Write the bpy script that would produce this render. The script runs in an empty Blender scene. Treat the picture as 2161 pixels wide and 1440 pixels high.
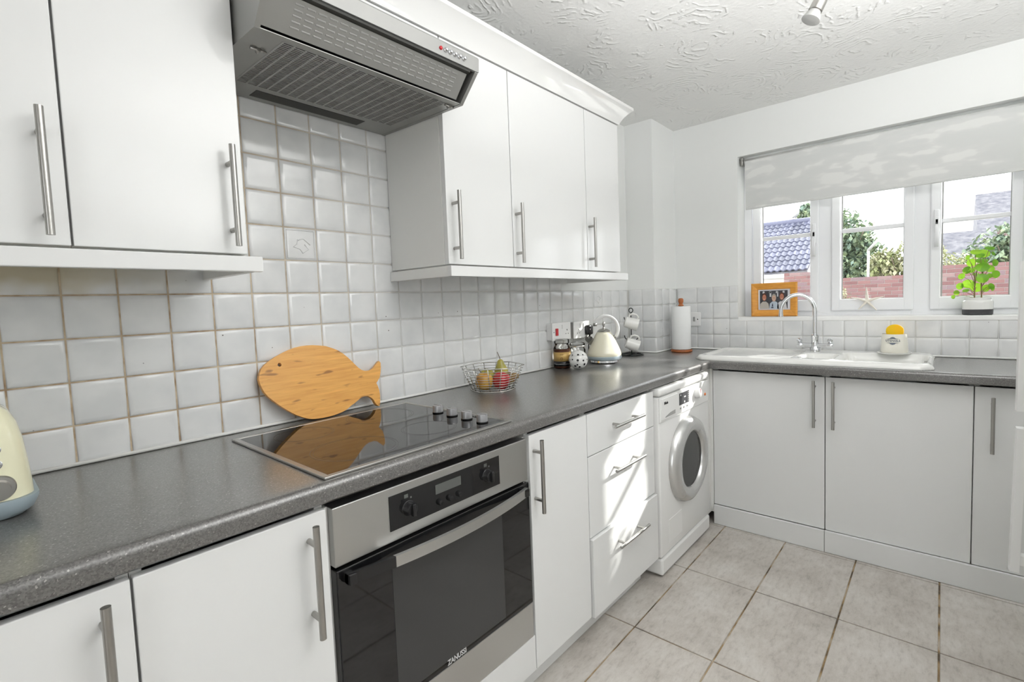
import bpy, bmesh, math, random
from mathutils import Vector, Matrix
from math import pi, sin, cos, radians
random.seed(7)
S = bpy.context.scene
COL = S.collection

# ------------------------------------------------------------------ camera
CAM = Vector((-0.0424, -1.58, 1.2621))
yaw, pitch, roll, FPX = 0.7024, -0.0635, -0.0364, 1029.14
fw = Vector((cos(yaw)*cos(pitch), sin(yaw)*cos(pitch), sin(pitch)))
rt = Vector((sin(yaw), -cos(yaw), 0)); up = rt.cross(fw)
r2 = cos(roll)*rt + sin(roll)*up; u2 = -sin(roll)*rt + cos(roll)*up
cd = bpy.data.cameras.new('camera'); cam = bpy.data.objects.new('camera', cd); COL.objects.link(cam)
cd.sensor_fit = 'HORIZONTAL'; cd.sensor_width = 36; cd.lens = 36*FPX/2161
cd.shift_x = -37.16/2161; cd.shift_y = -16.43/2161; cd.clip_start = 0.02
mw = Matrix((r2, u2, -fw)).transposed().to_4x4(); mw.translation = CAM
cam.matrix_world = mw
S.camera = cam

# ------------------------------------------------------------------ light
w = bpy.data.worlds.new('sky'); S.world = w; w.use_nodes = True
bg = w.node_tree.nodes['Background']
bg.inputs['Color'].default_value = (0.96, 0.98, 1.0, 1); bg.inputs['Strength'].default_value = 2.2
sd = bpy.data.lights.new('sun', 'SUN'); sd.energy = 5.0; sd.angle = 0.012; sd.color = (1, 0.97, 0.92)
sun = bpy.data.objects.new('sun', sd); COL.objects.link(sun)
sun.rotation_euler = Vector((1, -0.655, 0.667)).to_track_quat('Z', 'Y').to_euler()
sun.location = (8, -5, 6)
# added fill light aimed up at the ceiling, standing in for bounced flash
ad = bpy.data.lights.new('bounce_fill', 'AREA'); ad.shape = 'DISK'; ad.size = 1.4; ad.energy = 31
al = bpy.data.objects.new('bounce_fill', ad); COL.objects.link(al); al.location = (1.15, -2.05, 1.78)
al.rotation_euler = Vector((0.0, 0.0, -1)).to_track_quat('Z', 'Y').to_euler()
vs = S.view_settings
vs.view_transform = 'Standard'; vs.look = 'None'; vs.gamma = 1; vs.use_curve_mapping = False
vs.exposure = 0.9
S.cycles.max_bounces = 10; S.cycles.diffuse_bounces = 6; S.cycles.glossy_bounces = 5
S.cycles.transparent_max_bounces = 12; S.cycles.sample_clamp_indirect = 6
S.cycles.use_denoising = True

# ------------------------------------------------------------------ materials
def mat(name, col, rough=0.5, metal=0.0, spec=0.5, coat=0.0):
    m = bpy.data.materials.new(name); m.use_nodes = True
    b = m.node_tree.nodes['Principled BSDF']
    b.inputs['Base Color'].default_value = (*col, 1)
    b.inputs['Roughness'].default_value = rough
    b.inputs['Metallic'].default_value = metal
    b.inputs['Specular IOR Level'].default_value = spec
    b.inputs['Coat Weight'].default_value = coat
    b.inputs['Coat Roughness'].default_value = 0.05
    return m
def nd(m, t, **kw):
    n = m.node_tree.nodes.new(t)
    for k, v in kw.items():
        if hasattr(n, k): setattr(n, k, v)
        else: n.inputs[k].default_value = v
    return n
def lk(m, a, b): m.node_tree.links.new(a, b)
def bs(m): return m.node_tree.nodes['Principled BSDF']
def coords(m, kind='Object', scale=(1, 1, 1)):
    if kind == 'World':
        t = nd(m, 'ShaderNodeNewGeometry'); o = t.outputs['Position']
    else:
        t = nd(m, 'ShaderNodeTexCoord'); o = t.outputs[kind]
    mp = nd(m, 'ShaderNodeMapping'); mp.inputs['Scale'].default_value = scale
    lk(m, o, mp.inputs['Vector']); return mp.outputs['Vector']
def ramp(m, src, stops):
    r = nd(m, 'ShaderNodeValToRGB'); e = r.color_ramp.elements
    while len(e) < len(stops): e.new(0.5)
    for el, (p, c) in zip(e, stops):
        el.position = p; el.color = (*c, 1) if len(c) == 3 else c
    lk(m, src, r.inputs['Fac']); return r.outputs['Color']
def noise(m, vec, scale, detail=3, rough=0.5):
    n = nd(m, 'ShaderNodeTexNoise'); n.inputs['Scale'].default_value = scale
    n.inputs['Detail'].default_value = detail; n.inputs['Roughness'].default_value = rough
    lk(m, vec, n.inputs['Vector']); return n.outputs['Fac']
def bump(m, h, strength=0.2, dist=0.002):
    b = nd(m, 'ShaderNodeBump'); b.inputs['Strength'].default_value = strength
    b.inputs['Distance'].default_value = dist
    lk(m, h, b.inputs['Height']); lk(m, b.outputs['Normal'], bs(m).inputs['Normal'])
def mixc(m, fac, a, b):
    x = nd(m, 'ShaderNodeMix'); x.data_type = 'RGBA'
    for s, v in ((x.inputs[0], fac), (x.inputs[6], a), (x.inputs[7], b)):
        if isinstance(v, (tuple, list)): s.default_value = (*v, 1)
        elif isinstance(v, (int, float)): s.default_value = v
        else: lk(m, v, s)
    return x.outputs[2]
def math_(m, op, a, b=0.0):
    x = nd(m, 'ShaderNodeMath'); x.operation = op
    for s, v in zip(x.inputs, (a, b)):
        if isinstance(v, (int, float)): s.default_value = v
        else: lk(m, v, s)
    return x.outputs[0]

M = {}
M['paint'] = mat('wall paint', (0.80, 0.81, 0.80), 0.7)
bump(M['paint'], noise(M['paint'], coords(M['paint'], 'World'), 60), 0.06, 0.002)
M['trimwhite'] = mat('white trim', (0.84, 0.84, 0.83), 0.35)
M['door'] = mat('gloss white laminate', (0.72, 0.725, 0.72), 0.16, coat=0.1)
M['carcass'] = mat('white cabinet side', (0.74, 0.74, 0.72), 0.3)
M['cornice'] = mat('gloss white cornice', (0.74, 0.74, 0.73), 0.08, coat=0.6)
M['steel'] = mat('brushed steel', (0.42, 0.41, 0.39), 0.3, 1.0)
M['chrome'] = mat('chrome', (0.75, 0.76, 0.78), 0.08, 1.0)
M['hob_frame'] = mat('hob steel frame', (0.45, 0.44, 0.42), 0.35, 1.0)
m = M['satin'] = mat('satin stainless steel', (0.56, 0.56, 0.55), 0.34, 1.0)
bump(m, noise(m, coords(m, 'World', (1, 1, 60)), 12, 2), 0.04, 0.001)
M['hood'] = mat('hood grey metal', (0.34, 0.34, 0.325), 0.42, 0.6)
M['hood_panel'] = mat('hood silver strip', (0.33, 0.33, 0.32), 0.38, 0.3)
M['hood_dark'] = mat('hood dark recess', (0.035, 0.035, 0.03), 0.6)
M['black'] = mat('black plastic', (0.012, 0.012, 0.013), 0.25)
M['blackglass'] = mat('black glass', (0.008, 0.008, 0.009), 0.04, spec=0.6)
M['hobglass'] = mat('hob black glass', (0.006, 0.006, 0.006), 0.03, spec=0.5)
M['ovenwin'] = mat('oven window glass', (0.035, 0.036, 0.037), 0.1, spec=0.6)
M['ring'] = mat('burner ring print', (0.055, 0.05, 0.048), 0.25)
M['display'] = mat('display grey', (0.10, 0.105, 0.10), 0.2)
M['graymark'] = mat('grey print', (0.3, 0.3, 0.3), 0.4)
M['white_print'] = mat('white print', (0.55, 0.55, 0.55), 0.4)
M['red'] = mat('red plastic', (0.55, 0.02, 0.03), 0.3)
M['white_plastic'] = mat('white plastic', (0.80, 0.80, 0.79), 0.3)
M['gray_plastic'] = mat('grey plastic', (0.35, 0.35, 0.34), 0.4)
M['enamel'] = mat('white enamel', (0.80, 0.80, 0.79), 0.22, coat=0.3)
M['ceramic'] = mat('white ceramic', (0.78, 0.78, 0.76), 0.1, coat=0.3)
M['cream'] = mat('cream enamel', (0.78, 0.76, 0.55), 0.2, coat=0.5)
M['cream2'] = mat('cream kettle enamel', (0.80, 0.77, 0.62), 0.2, coat=0.5)
M['bluegrey'] = mat('blue grey plastic', (0.33, 0.40, 0.44), 0.4)
M['greypl'] = mat('dark grey band', (0.055, 0.055, 0.06), 0.5)
M['knob'] = mat('silver knob', (0.36, 0.36, 0.37), 0.35, 0.5)
M['paper'] = mat('kitchen paper', (0.83, 0.84, 0.84), 0.85)
M['yellow'] = mat('yellow sponge scraper', (0.85, 0.55, 0.0), 0.4)
bs(M['yellow']).inputs['Subsurface Weight'].default_value = 0.2
M['wire'] = mat('silver wire', (0.62, 0.61, 0.58), 0.25, 1.0)
M['darkwire'] = mat('dark wire', (0.02, 0.025, 0.025), 0.35, 0.6)
M['cleanwhite'] = mat('upvc white', (0.83, 0.84, 0.86), 0.25)
M['rubber'] = mat('black rubber', (0.02, 0.02, 0.02), 0.6)
M['coffee'] = mat('coffee granules', (0.10, 0.03, 0.012), 0.7)
M['gold'] = mat('gold label', (0.55, 0.36, 0.12), 0.4, 0.2)
M['soil'] = mat('dark soil', (0.05, 0.03, 0.02), 0.9)
M['mdf'] = mat('raw chipboard', (0.45, 0.30, 0.16), 0.8)
M['starfish'] = mat('bleached starfish', (0.80, 0.76, 0.68), 0.8)
M['silicone'] = mat('white sealant', (0.80, 0.80, 0.78), 0.4)

def wood(name, c1, c2, scale, rough=0.4):
    m = mat(name, c1, rough)
    v = coords(m, 'Object', scale)
    n = noise(m, v, 6, 5, 0.6)
    lk(m, ramp(m, n, [(0.3, c2), (0.55, c1), (0.75, tuple(x*1.15 for x in c1))]), bs(m).inputs['Base Color'])
    return m
M['bamboo'] = wood('bamboo board', (0.78, 0.40, 0.10), (0.68, 0.31, 0.065), (1.2, 1, 18), 0.35)
m = M['bamboo']
v = coords(m, 'Object', (16, 1, 60))
sp = noise(m, v, 1.0, 1)
k = ramp(m, sp, [(0.63, (0, 0, 0)), (0.72, (0.7, 0.7, 0.7))])
old = bs(m).inputs['Base Color'].links[0].from_socket
lk(m, mixc(m, k, old, (0.20, 0.07, 0.02)), bs(m).inputs['Base Color'])
M['oak'] = wood('orange pine', (0.72, 0.33, 0.055), (0.60, 0.25, 0.04), (3, 3, 20), 0.35)
M['redwood'] = wood('reddish turned wood', (0.42, 0.13, 0.035), (0.30, 0.08, 0.02), (3, 3, 10), 0.35)

# worktop: grey speckled laminate
m = M['worktop'] = mat('grey speckled worktop', (0.16, 0.155, 0.15), 0.24, spec=0.8)
v = coords(m, 'World')
vo = nd(m, 'ShaderNodeTexVoronoi'); vo.inputs['Scale'].default_value = 420; lk(m, v, vo.inputs['Vector'])
c = ramp(m, math_(m, 'MULTIPLY', vo.outputs['Color'], 1.0), [(0.15, (0.06, 0.058, 0.056)), (0.5, (0.105, 0.102, 0.098)), (0.86, (0.15, 0.146, 0.14)), (0.95, (0.36, 0.35, 0.33))])
n2 = noise(m, v, 3, 2)
lk(m, mixc(m, math_(m, 'MULTIPLY', n2, 0.25), c, (0.17, 0.155, 0.14)), bs(m).inputs['Base Color'])
bs(m).inputs['Roughness'].default_value = 0.3; bs(m).inputs['Coat Weight'].default_value = 0.7; bs(m).inputs['Coat Roughness'].default_value = 0.22

# wall tile glaze, with a grease stain patch by the left cupboards
m = M['tile'] = mat('white glazed tile', (0.74, 0.75, 0.75), 0.13, coat=0.2)
v = coords(m, 'World')
n = noise(m, v, 9, 3)
base = ramp(m, n, [(0.35, (0.68, 0.69, 0.695)), (0.6, (0.76, 0.765, 0.765))])
sx = nd(m, 'ShaderNodeSeparateXYZ'); lk(m, v, sx.inputs[0])
fz = nd(m, 'ShaderNodeMapRange'); fz.inputs[1].default_value = 1.315; fz.inputs[2].default_value = 1.36
lk(m, math_(m, 'ADD', sx.outputs['Z'], math_(m, 'MULTIPLY', math_(m, 'SUBTRACT', noise(m, v, 14, 2), 0.5), 0.08)), fz.inputs[0])
fx = nd(m, 'ShaderNodeMapRange'); fx.inputs[1].default_value = 0.42; fx.inputs[2].default_value = 0.12
lk(m, sx.outputs['X'], fx.inputs[0])
st = math_(m, 'MULTIPLY', math_(m, 'MULTIPLY', fz.outputs[0], fx.outputs[0]), 0.75)
base = mixc(m, st, base, (0.50, 0.42, 0.24))
spk = nd(m, 'ShaderNodeTexVoronoi'); spk.inputs['Scale'].default_value = 14; lk(m, v, spk.inputs['Vector'])
dots = ramp(m, spk.outputs['Distance'], [(0.022, (1, 1, 1)), (0.034, (0, 0, 0))])
base = mixc(m, dots, base, (0.10, 0.09, 0.08))
lk(m, base, bs(m).inputs['Base Color'])
bump(m, noise(m, v, 16, 2), 0.12, 0.004)
# grout: browner round the hob, cleaner to the right
m = M['grout'] = mat('tile grout', (0.5, 0.4, 0.3), 0.8)
v = coords(m, 'World')
sx = nd(m, 'ShaderNodeSeparateXYZ'); lk(m, v, sx.inputs[0])
f = nd(m, 'ShaderNodeMapRange'); f.inputs[1].default_value = 0.7; f.inputs[2].default_value = 1.3
lk(m, math_(m, 'ADD', sx.outputs['X'], math_(m, 'MULTIPLY', noise(m, v, 5), 0.4)), f.inputs[0])
brown = ramp(m, noise(m, v, 25, 3), [(0.3, (0.33, 0.22, 0.13)), (0.6, (0.60, 0.50, 0.36))])
lk(m, mixc(m, f.outputs[0], brown, (0.64, 0.64, 0.62)), bs(m).inputs['Base Color'])

# floor tile
m = M['floor_tile'] = mat('grey mottled floor tile', (0.4, 0.38, 0.35), 0.42)
v = coords(m, 'World')
n1 = noise(m, v, 4.5, 6, 0.62); nf = noise(m, coords(m, 'World', (1, 2.4, 1)), 22, 5, 0.7)
a = ramp(m, n1, [(0.3, (0.36, 0.325, 0.29)), (0.5, (0.50, 0.465, 0.425)), (0.7, (0.60, 0.575, 0.54))])
b = ramp(m, nf, [(0.36, (0.24, 0.215, 0.20)), (0.46, (0.50, 0.47, 0.43)), (0.66, (0.70, 0.68, 0.65))])
lk(m, mixc(m, 0.28, a, b), bs(m).inputs['Base Color'])
bump(m, nf, 0.15, 0.002)
m = M['floor_grout'] = mat('floor grout', (0.3, 0.2, 0.1), 0.9)
lk(m, ramp(m, noise(m, coords(m, 'World'), 9, 4), [(0.38, (0.10, 0.075, 0.05)), (0.5, (0.36, 0.25, 0.13)), (0.62, (0.48, 0.42, 0.34))]), bs(m).inputs['Base Color'])

# ceiling: swirled artex, fans of arcs
m = M['ceiling'] = mat('artex ceiling', (0.80, 0.80, 0.79), 0.6)
v = coords(m, 'World')
dn = nd(m, 'ShaderNodeTexNoise'); dn.inputs['Scale'].default_value = 7; dn.inputs['Detail'].default_value = 2; lk(m, v, dn.inputs['Vector'])
dv = nd(m, 'ShaderNodeMix'); dv.data_type = 'VECTOR'; dv.inputs[0].default_value = 0.10
lk(m, v, dv.inputs[4]); lk(m, dn.outputs['Color'], dv.inputs[5])
vo = nd(m, 'ShaderNodeTexVoronoi'); vo.inputs['Scale'].default_value = 4.2; lk(m, dv.outputs[1], vo.inputs['Vector'])
wv = math_(m, 'POWER', math_(m, 'ABSOLUTE', math_(m, 'SINE', math_(m, 'MULTIPLY', vo.outputs['Distance'], 34))), 6)
mask = ramp(m, noise(m, v, 9, 3), [(0.47, (0, 0, 0)), (0.60, (1, 1, 1))])
m2_ = ramp(m, noise(m, v, 30, 2), [(0.40, (0, 0, 0)), (0.55, (1, 1, 1))])
mask = math_(m, 'MULTIPLY', mask, m2_)
h = math_(m, 'MULTIPLY', wv, mask)
h = math_(m, 'ADD', h, math_(m, 'MULTIPLY', noise(m, v, 60, 3), 0.5))
bump(m, h, 0.5, 0.008)

# blind fabric
m = M['blind'] = mat('grey patterned blind', (0.5, 0.5, 0.49), 0.9)
v = coords(m, 'World', (1, 1, 3.0))
lk(m, ramp(m, noise(m, v, 8, 2, 0.4), [(0.42, (0.64, 0.65, 0.64)), (0.56, (0.67, 0.675, 0.665)), (0.62, (0.74, 0.745, 0.73))]), bs(m).inputs['Base Color'])
bs(m).inputs['Transmission Weight'].default_value = 0.0
# glass pane (thin): lets light straight through, small fresnel reflection
def pane_mat(name, tint, ior=1.4):
    m = bpy.data.materials.new(name); m.use_nodes = True; nt = m.node_tree; nt.nodes.clear()
    o = nt.nodes.new('ShaderNodeOutputMaterial'); t = nt.nodes.new('ShaderNodeBsdfTransparent')
    g = nt.nodes.new('ShaderNodeBsdfGlossy'); g.inputs['Roughness'].default_value = 0.02
    x = nt.nodes.new('ShaderNodeMixShader'); fr = nt.nodes.new('ShaderNodeFresnel'); fr.inputs[0].default_value = ior
    t.inputs[0].default_value = (*tint, 1)
    nt.links.new(fr.outputs[0], x.inputs[0]); nt.links.new(t.outputs[0], x.inputs[1]); nt.links.new(g.outputs[0], x.inputs[2])
    nt.links.new(x.outputs[0], o.inputs[0]); return m
M['pane'] = pane_mat('window pane', (0.97, 0.98, 0.98))
M['jarglass'] = pane_mat('jar glass', (0.985, 0.99, 0.99), 1.2)
M['washglass'] = mat('washer door glass', (0.02, 0.02, 0.02), 0.05)

# outdoor
M['brick'] = mat('red brick', (0.36, 0.17, 0.14), 0.9)
m = M['brick']
oi = nd(m, 'ShaderNodeObjectInfo')
lk(m, ramp(m, oi.outputs['Random'], [(0.0, (0.17, 0.085, 0.085)), (0.45, (0.22, 0.115, 0.11)), (0.75, (0.19, 0.13, 0.14)), (1.0, (0.26, 0.17, 0.16))]), bs(m).inputs['Base Color'])
M['mortar'] = mat('mortar', (0.46, 0.43, 0.41), 0.95)
m = M['farbrick'] = mat('far brick', (0.4, 0.25, 0.2), 0.9)
br = nd(m, 'ShaderNodeTexBrick'); br.inputs['Color1'].default_value = (0.22, 0.11, 0.11, 1); br.inputs['Color2'].default_value = (0.19, 0.11, 0.11, 1)
br.inputs['Mortar'].default_value = (0.46, 0.43, 0.41, 1); br.inputs['Scale'].default_value = 1; br.inputs['Brick Width'].default_value = 0.232; br.inputs['Row Height'].default_value = 0.075; br.inputs['Mortar Size'].default_value = 0.006
g = nd(m, 'ShaderNodeNewGeometry'); s_ = nd(m, 'ShaderNodeSeparateXYZ'); c_ = nd(m, 'ShaderNodeCombineXYZ')
lk(m, g.outputs['Position'], s_.inputs[0]); lk(m, s_.outputs['Y'], c_.inputs['X']); lk(m, s_.outputs['Z'], c_.inputs['Y']); lk(m, c_.outputs[0], br.inputs['Vector'])
lk(m, br.outputs['Color'], bs(m).inputs['Base Color'])
M['pantile'] = mat('blue grey pantile', (0.20, 0.21, 0.27), 0.35)
m = M['pantile']; oi = nd(m, 'ShaderNodeObjectInfo')
lk(m, ramp(m, oi.outputs['Random'], [(0, (0.065, 0.07, 0.11)), (1, (0.12, 0.125, 0.19))]), bs(m).inputs['Base Color'])
m = M['farroof'] = mat('far roof tiles', (0.26, 0.26, 0.30), 0.8)
v = coords(m, 'World', (1, 1, 1))
lk(m, ramp(m, noise(m, coords(m, 'World', (4, 4, 9)), 1.0, 4, 0.7), [(0.35, (0.10, 0.10, 0.125)), (0.65, (0.23, 0.225, 0.24))]), bs(m).inputs['Base Color'])
M['render'] = mat('pale render', (0.66, 0.64, 0.62), 0.9)
M['paving'] = mat('patio paving', (0.42, 0.41, 0.39), 0.9)
def leafmat(name, a, b):
    m = mat(name, a, 0.55)
    v = coords(m, 'World')
    lk(m, ramp(m, noise(m, v, 5, 2), [(0.35, a), (0.65, b)]), bs(m).inputs['Base Color'])
    return m
M['leaf1'] = leafmat('tree leaves blue green', (0.17, 0.25, 0.20), (0.30, 0.36, 0.20))
M['leaf2'] = leafmat('bush leaves yellow green', (0.30, 0.34, 0.15), (0.40, 0.38, 0.26))
M['bark'] = mat('bark', (0.16, 0.12, 0.09), 0.9)
m = M['pilea'] = mat('pilea leaf', (0.09, 0.30, 0.02), 0.35)
oi = nd(m, 'ShaderNodeObjectInfo')
lk(m, ramp(m, oi.outputs['Random'], [(0, (0.05, 0.22, 0.012)), (0.7, (0.11, 0.34, 0.02)), (1, (0.30, 0.50, 0.04))]), bs(m).inputs['Base Color'])
tr = nd(m, 'ShaderNodeBsdfTranslucent'); tr.inputs[0].default_value = (0.35, 0.62, 0.04, 1)
mx = nd(m, 'ShaderNodeMixShader'); mx.inputs[0].default_value = 0.33
out = m.node_tree.nodes['Material Output']
lk(m, bs(m).outputs[0], mx.inputs[1]); lk(m, tr.outputs[0], mx.inputs[2]); lk(m, mx.outputs[0], out.inputs[0])
M['stem'] = mat('plant stem', (0.30, 0.22, 0.10), 0.6)

# ------------------------------------------------------------------ mesh helpers
def B(): return bmesh.new()
def box(bm, x0, x1, y0, y1, z0, z1, bev=0.0, seg=2):
    if x0 > x1: x0, x1 = x1, x0
    if y0 > y1: y0, y1 = y1, y0
    if z0 > z1: z0, z1 = z1, z0
    r = bmesh.ops.create_cube(bm, size=1)
    for v in r['verts']:
        v.co = Vector(((x0+x1)/2+v.co.x*(x1-x0), (y0+y1)/2+v.co.y*(y1-y0), (z0+z1)/2+v.co.z*(z1-z0)))
    if bev > 0:
        es = list({e for v in r['verts'] for e in v.link_edges})
        bmesh.ops.bevel(bm, geom=es, offset=bev, segments=seg, profile=0.5, affect='EDGES')
    return bm
def frame_of(d):
    d = d.normalized(); a = Vector((0, 0, 1)) if abs(d.z) < 0.9 else Vector((1, 0, 0))
    u = d.cross(a).normalized(); return u, d.cross(u).normalized()
def tube(bm, pts, r, seg=10, closed=False, caps=True, scl=None, flat=None):
    pts = [Vector(p) for p in pts]; n = len(pts); rings = []
    d0 = (pts[1]-pts[0]); u, v = frame_of(d0)
    for i, p in enumerate(pts):
        if closed: d = pts[(i+1) % n]-pts[i-1]
        else: d = pts[min(i+1, n-1)]-pts[max(i-1, 0)]
        d.normalize()
        u = (u - d*u.dot(d)).normalized(); v = d.cross(u)
        rr = r if scl is None else r*scl[i]
        rings.append([bm.verts.new(p+(u*cos(2*pi*k/seg)+v*sin(2*pi*k/seg)*(flat or 1))*rr) for k in range(seg)])
    m_ = n if closed else n-1
    for i in range(m_):
        a, b = rings[i], rings[(i+1) % n]
        for k in range(seg):
            f = bm.faces.new((a[k], a[(k+1) % seg], b[(k+1) % seg], b[k])); f.smooth = True
    if caps and not closed:
        bm.faces.new(rings[0][::-1]); bm.faces.new(rings[-1])
    return bm
def lathe(bm, prof, c=(0, 0, 0), seg=32, axis='Z', sy=1.0, square=0.0):
    """prof: list of (r, h)"""
    c = Vector(c); rings = []
    for r, h in prof:
        ring = []
        for k in range(seg):
            a = 2*pi*k/seg; rr = r
            if square: rr = r/ (abs(cos(a))**(2+square*6)+abs(sin(a))**(2+square*6))**(1/(2+square*6))
            x, y = rr*cos(a), rr*sin(a)*sy
            p = {'Z': (x, y, h), 'Y': (x, h, y), 'X': (h, x, y)}[axis]
            ring.append(bm.verts.new(c+Vector(p)))
        rings.append(ring)
    for a, b in zip(rings, rings[1:]):
        for k in range(seg):
            q = (a[k], a[(k+1) % seg], b[(k+1) % seg], b[k])
            f = bm.faces.new(q); f.smooth = True
    for ring, r in ((rings[0], prof[0][0]), (rings[-1], prof[-1][0])):
        if r > 1e-5:
            try: bm.faces.new(ring)
            except ValueError: pass
    return bm
def prism(bm, poly, axis, a, b):
    """extrude 2-D polygon along an axis: poly in the other two axes in xyz order"""
    def P(p, t):
        return {'X': (t, p[0], p[1]), 'Y': (p[0], t, p[1]), 'Z': (p[0], p[1], t)}[axis]
    A = [bm.verts.new(P(p, a)) for p in poly]; Bv = [bm.verts.new(P(p, b)) for p in poly]
    n = len(poly)
    bm.faces.new(A); bm.faces.new(Bv[::-1])
    for i in range(n): bm.faces.new((A[i], A[(i+1) % n], Bv[(i+1) % n], Bv[i]))
    return bm
def grid_solid(bm, x0, x1, y0, y1, nx, ny, fz, zb):
    g = [[bm.verts.new((x0+(x1-x0)*i/nx, y0+(y1-y0)*j/ny, fz(x0+(x1-x0)*i/nx, y0+(y1-y0)*j/ny))) for j in range(ny+1)] for i in range(nx+1)]
    for i in range(nx):
        for j in range(ny):
            f = bm.faces.new((g[i][j], g[i+1][j], g[i+1][j+1], g[i][j+1])); f.smooth = True
    return g
WL = {}
def place(o, name, parent=None):
    COL.objects.link(o)
    if parent is not None: o.parent = parent
    return o
def base_of(parent):
    p = Vector((0, 0, 0))
    while parent is not None: p = p + Vector(parent.location); parent = parent.parent
    return p
def obj(name, bm, m, parent=None, label=None, kind=None, smooth=None, local=False, loc=None):
    me = bpy.data.meshes.new(name)
    off = Vector((0, 0, 0))
    if parent is not None and not local: off = base_of(parent)
    if loc is not None: off = Vector(loc); 
    bmesh.ops.translate(bm, verts=bm.verts, vec=-off)
    bmesh.ops.recalc_face_normals(bm, faces=bm.faces)
    bm.to_mesh(me); bm.free()
    mats = m if isinstance(m, (list, tuple)) else [m]
    for x in mats: me.materials.append(M[x] if isinstance(x, str) else x)
    if smooth is not None:
        for p in me.polygons: p.use_smooth = True
        me.set_sharp_from_angle(angle=radians(smooth))
    o = bpy.data.objects.new(name, me); place(o, name, parent)
    if loc is not None: o.location = loc
    if label: o['label'] = label
    if kind: o['kind'] = kind
    return o
def tag(o, label, cat, group=None, kind=None):
    o['label'] = label; o['category'] = cat
    if group: o['group'] = group
    if kind: o['kind'] = kind
    return o
def thing(name, label, cat, loc, group=None, rz=0):
    o = bpy.data.objects.new(name, None); o.empty_display_size = 0.05
    COL.objects.link(o); o.location = loc; o.rotation_euler = (0, 0, rz)
    return tag(o, label, cat, group)
def piece(name, me, loc, parent, rot=None, scale=None):
    o = bpy.data.objects.new(name, me); COL.objects.link(o)
    if parent is not None: o.parent = parent; loc = Vector(loc)-base_of(parent)
    o.location = loc
    if rot: o.rotation_euler = rot
    if scale: o.scale = scale
    return o
def text_mesh(s, size, depth=0.0006, font_scale_x=1.0, bold=False):
    cu = bpy.data.curves.new('t', 'FONT'); cu.body = s; cu.size = size; cu.extrude = depth
    cu.align_x = 'CENTER'; cu.align_y = 'CENTER'; cu.resolution_u = 3
    if bold: cu.offset = size*0.02
    o = bpy.data.objects.new('t', cu); COL.objects.link(o)
    bpy.context.view_layer.update()
    me = bpy.data.meshes.new_from_object(o.evaluated_get(bpy.context.evaluated_depsgraph_get()))
    bpy.data.objects.remove(o); bpy.data.curves.remove(cu)
    for v in me.vertices: v.co.x *= font_scale_x
    return me
def text_obj(name, s, size, m, parent, pos, xdir, ydir, sx=1.0, bold=False, bend=None):
    me = text_mesh(s, size, font_scale_x=sx, bold=bold); me.name = name
    X = Vector(xdir).normalized(); Y = Vector(ydir).normalized(); Z = X.cross(Y)
    base = base_of(parent) if parent is not None else Vector((0, 0, 0))
    for v in me.vertices:
        x, y, z = v.co
        v.co = Vector(pos)+X*x+Y*y+Z*z - base
    me.materials.clear(); me.materials.append(M[m])
    o = bpy.data.objects.new(name, me); place(o, name, parent); return o

# ------------------------------------------------------------------ room shell
W, H = 3.166, 2.37
XL, YR = -2.6, -2.75
b = B(); box(b, XL, W+0.3, 0.0, 0.2, -0.05, H+0.05)
wall_left = obj('wall_left', b, 'paint', kind='structure'); wall_left['label'] = 'white hob wall, tiled above the worktop'
# window wall with an opening
OY0, OY1, OZ0, OZ1 = -1.915, -0.60, 1.118, 2.113
b = B()
box(b, W, W+0.3, OY0, OY1, -0.05, OZ0); box(b, W, W+0.3, OY0, OY1, OZ1, H+0.05)
box(b, W, W+0.3, YR-0.2, OY0, -0.05, H+0.05); box(b, W, W+0.3, OY1, 0.0, -0.05, H+0.05)
wall_back = obj('wall_back', b, 'paint', kind='structure'); wall_back['label'] = 'white window wall above the sink'
b = B(); box(b, 2.84, W, -0.19, 0.0, 0.0, H)
wall_corner = obj('wall_corner', b, 'paint', kind='structure'); wall_corner['label'] = 'boxed-in pillar in the far corner'
b = B(); box(b, XL, W+0.3, YR-0.2, YR, -0.05, H+0.05)
obj('wall_right', b, 'paint', kind='structure')
b = B(); box(b, XL-0.2, XL, -2.0, 0.2, -0.05, H+0.05); box(b, XL-0.2, XL, YR-0.2, -2.0, 2.15, H+0.05)
obj('wall_front', b, 'paint', kind='structure')
b = B(); box(b, XL, W+0.3, YR-0.2, 0.2, H, H+0.1)
obj('ceiling', b, 'ceiling', kind='structure')
b = B(); box(b, XL, W, YR, 0.0, -0.1, -0.004)
floor = obj('floor', b, 'floor_grout', kind='structure')

# floor tiles
def slab_mesh(name, lx, ly, h, bev, m):
    b = B(); box(b, -lx/2, lx/2, -ly/2, ly/2, 0, h)
    es = [e for e in b.edges if all(v.co.z > h-1e-6 for v in e.verts)]
    bmesh.ops.bevel(b, geom=es, offset=bev, segments=1, affect='EDGES')
    me = bpy.data.meshes.new(name); b.to_mesh(me); b.free(); me.materials.append(M[m]); return me
PX, PY = 0.508, 0.299
ft = slab_mesh('floor_tile', PX-0.006, PY-0.006, 0.006, 0.0015, 'floor_tile')
n = 0
for i in range(-8, 2):
    for j in range(-1, 6):
        cx, cy = 2.077+(i+0.5)*PX, -0.692-(j+0.5)*PY
        if cx > 2.9 or cy < YR+0.1: continue
        piece('tile', ft, (cx, cy, -0.0055), floor, (random.uniform(-1, 1)*0.0015, random.uniform(-1, 1)*0.0015, 0))

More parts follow.
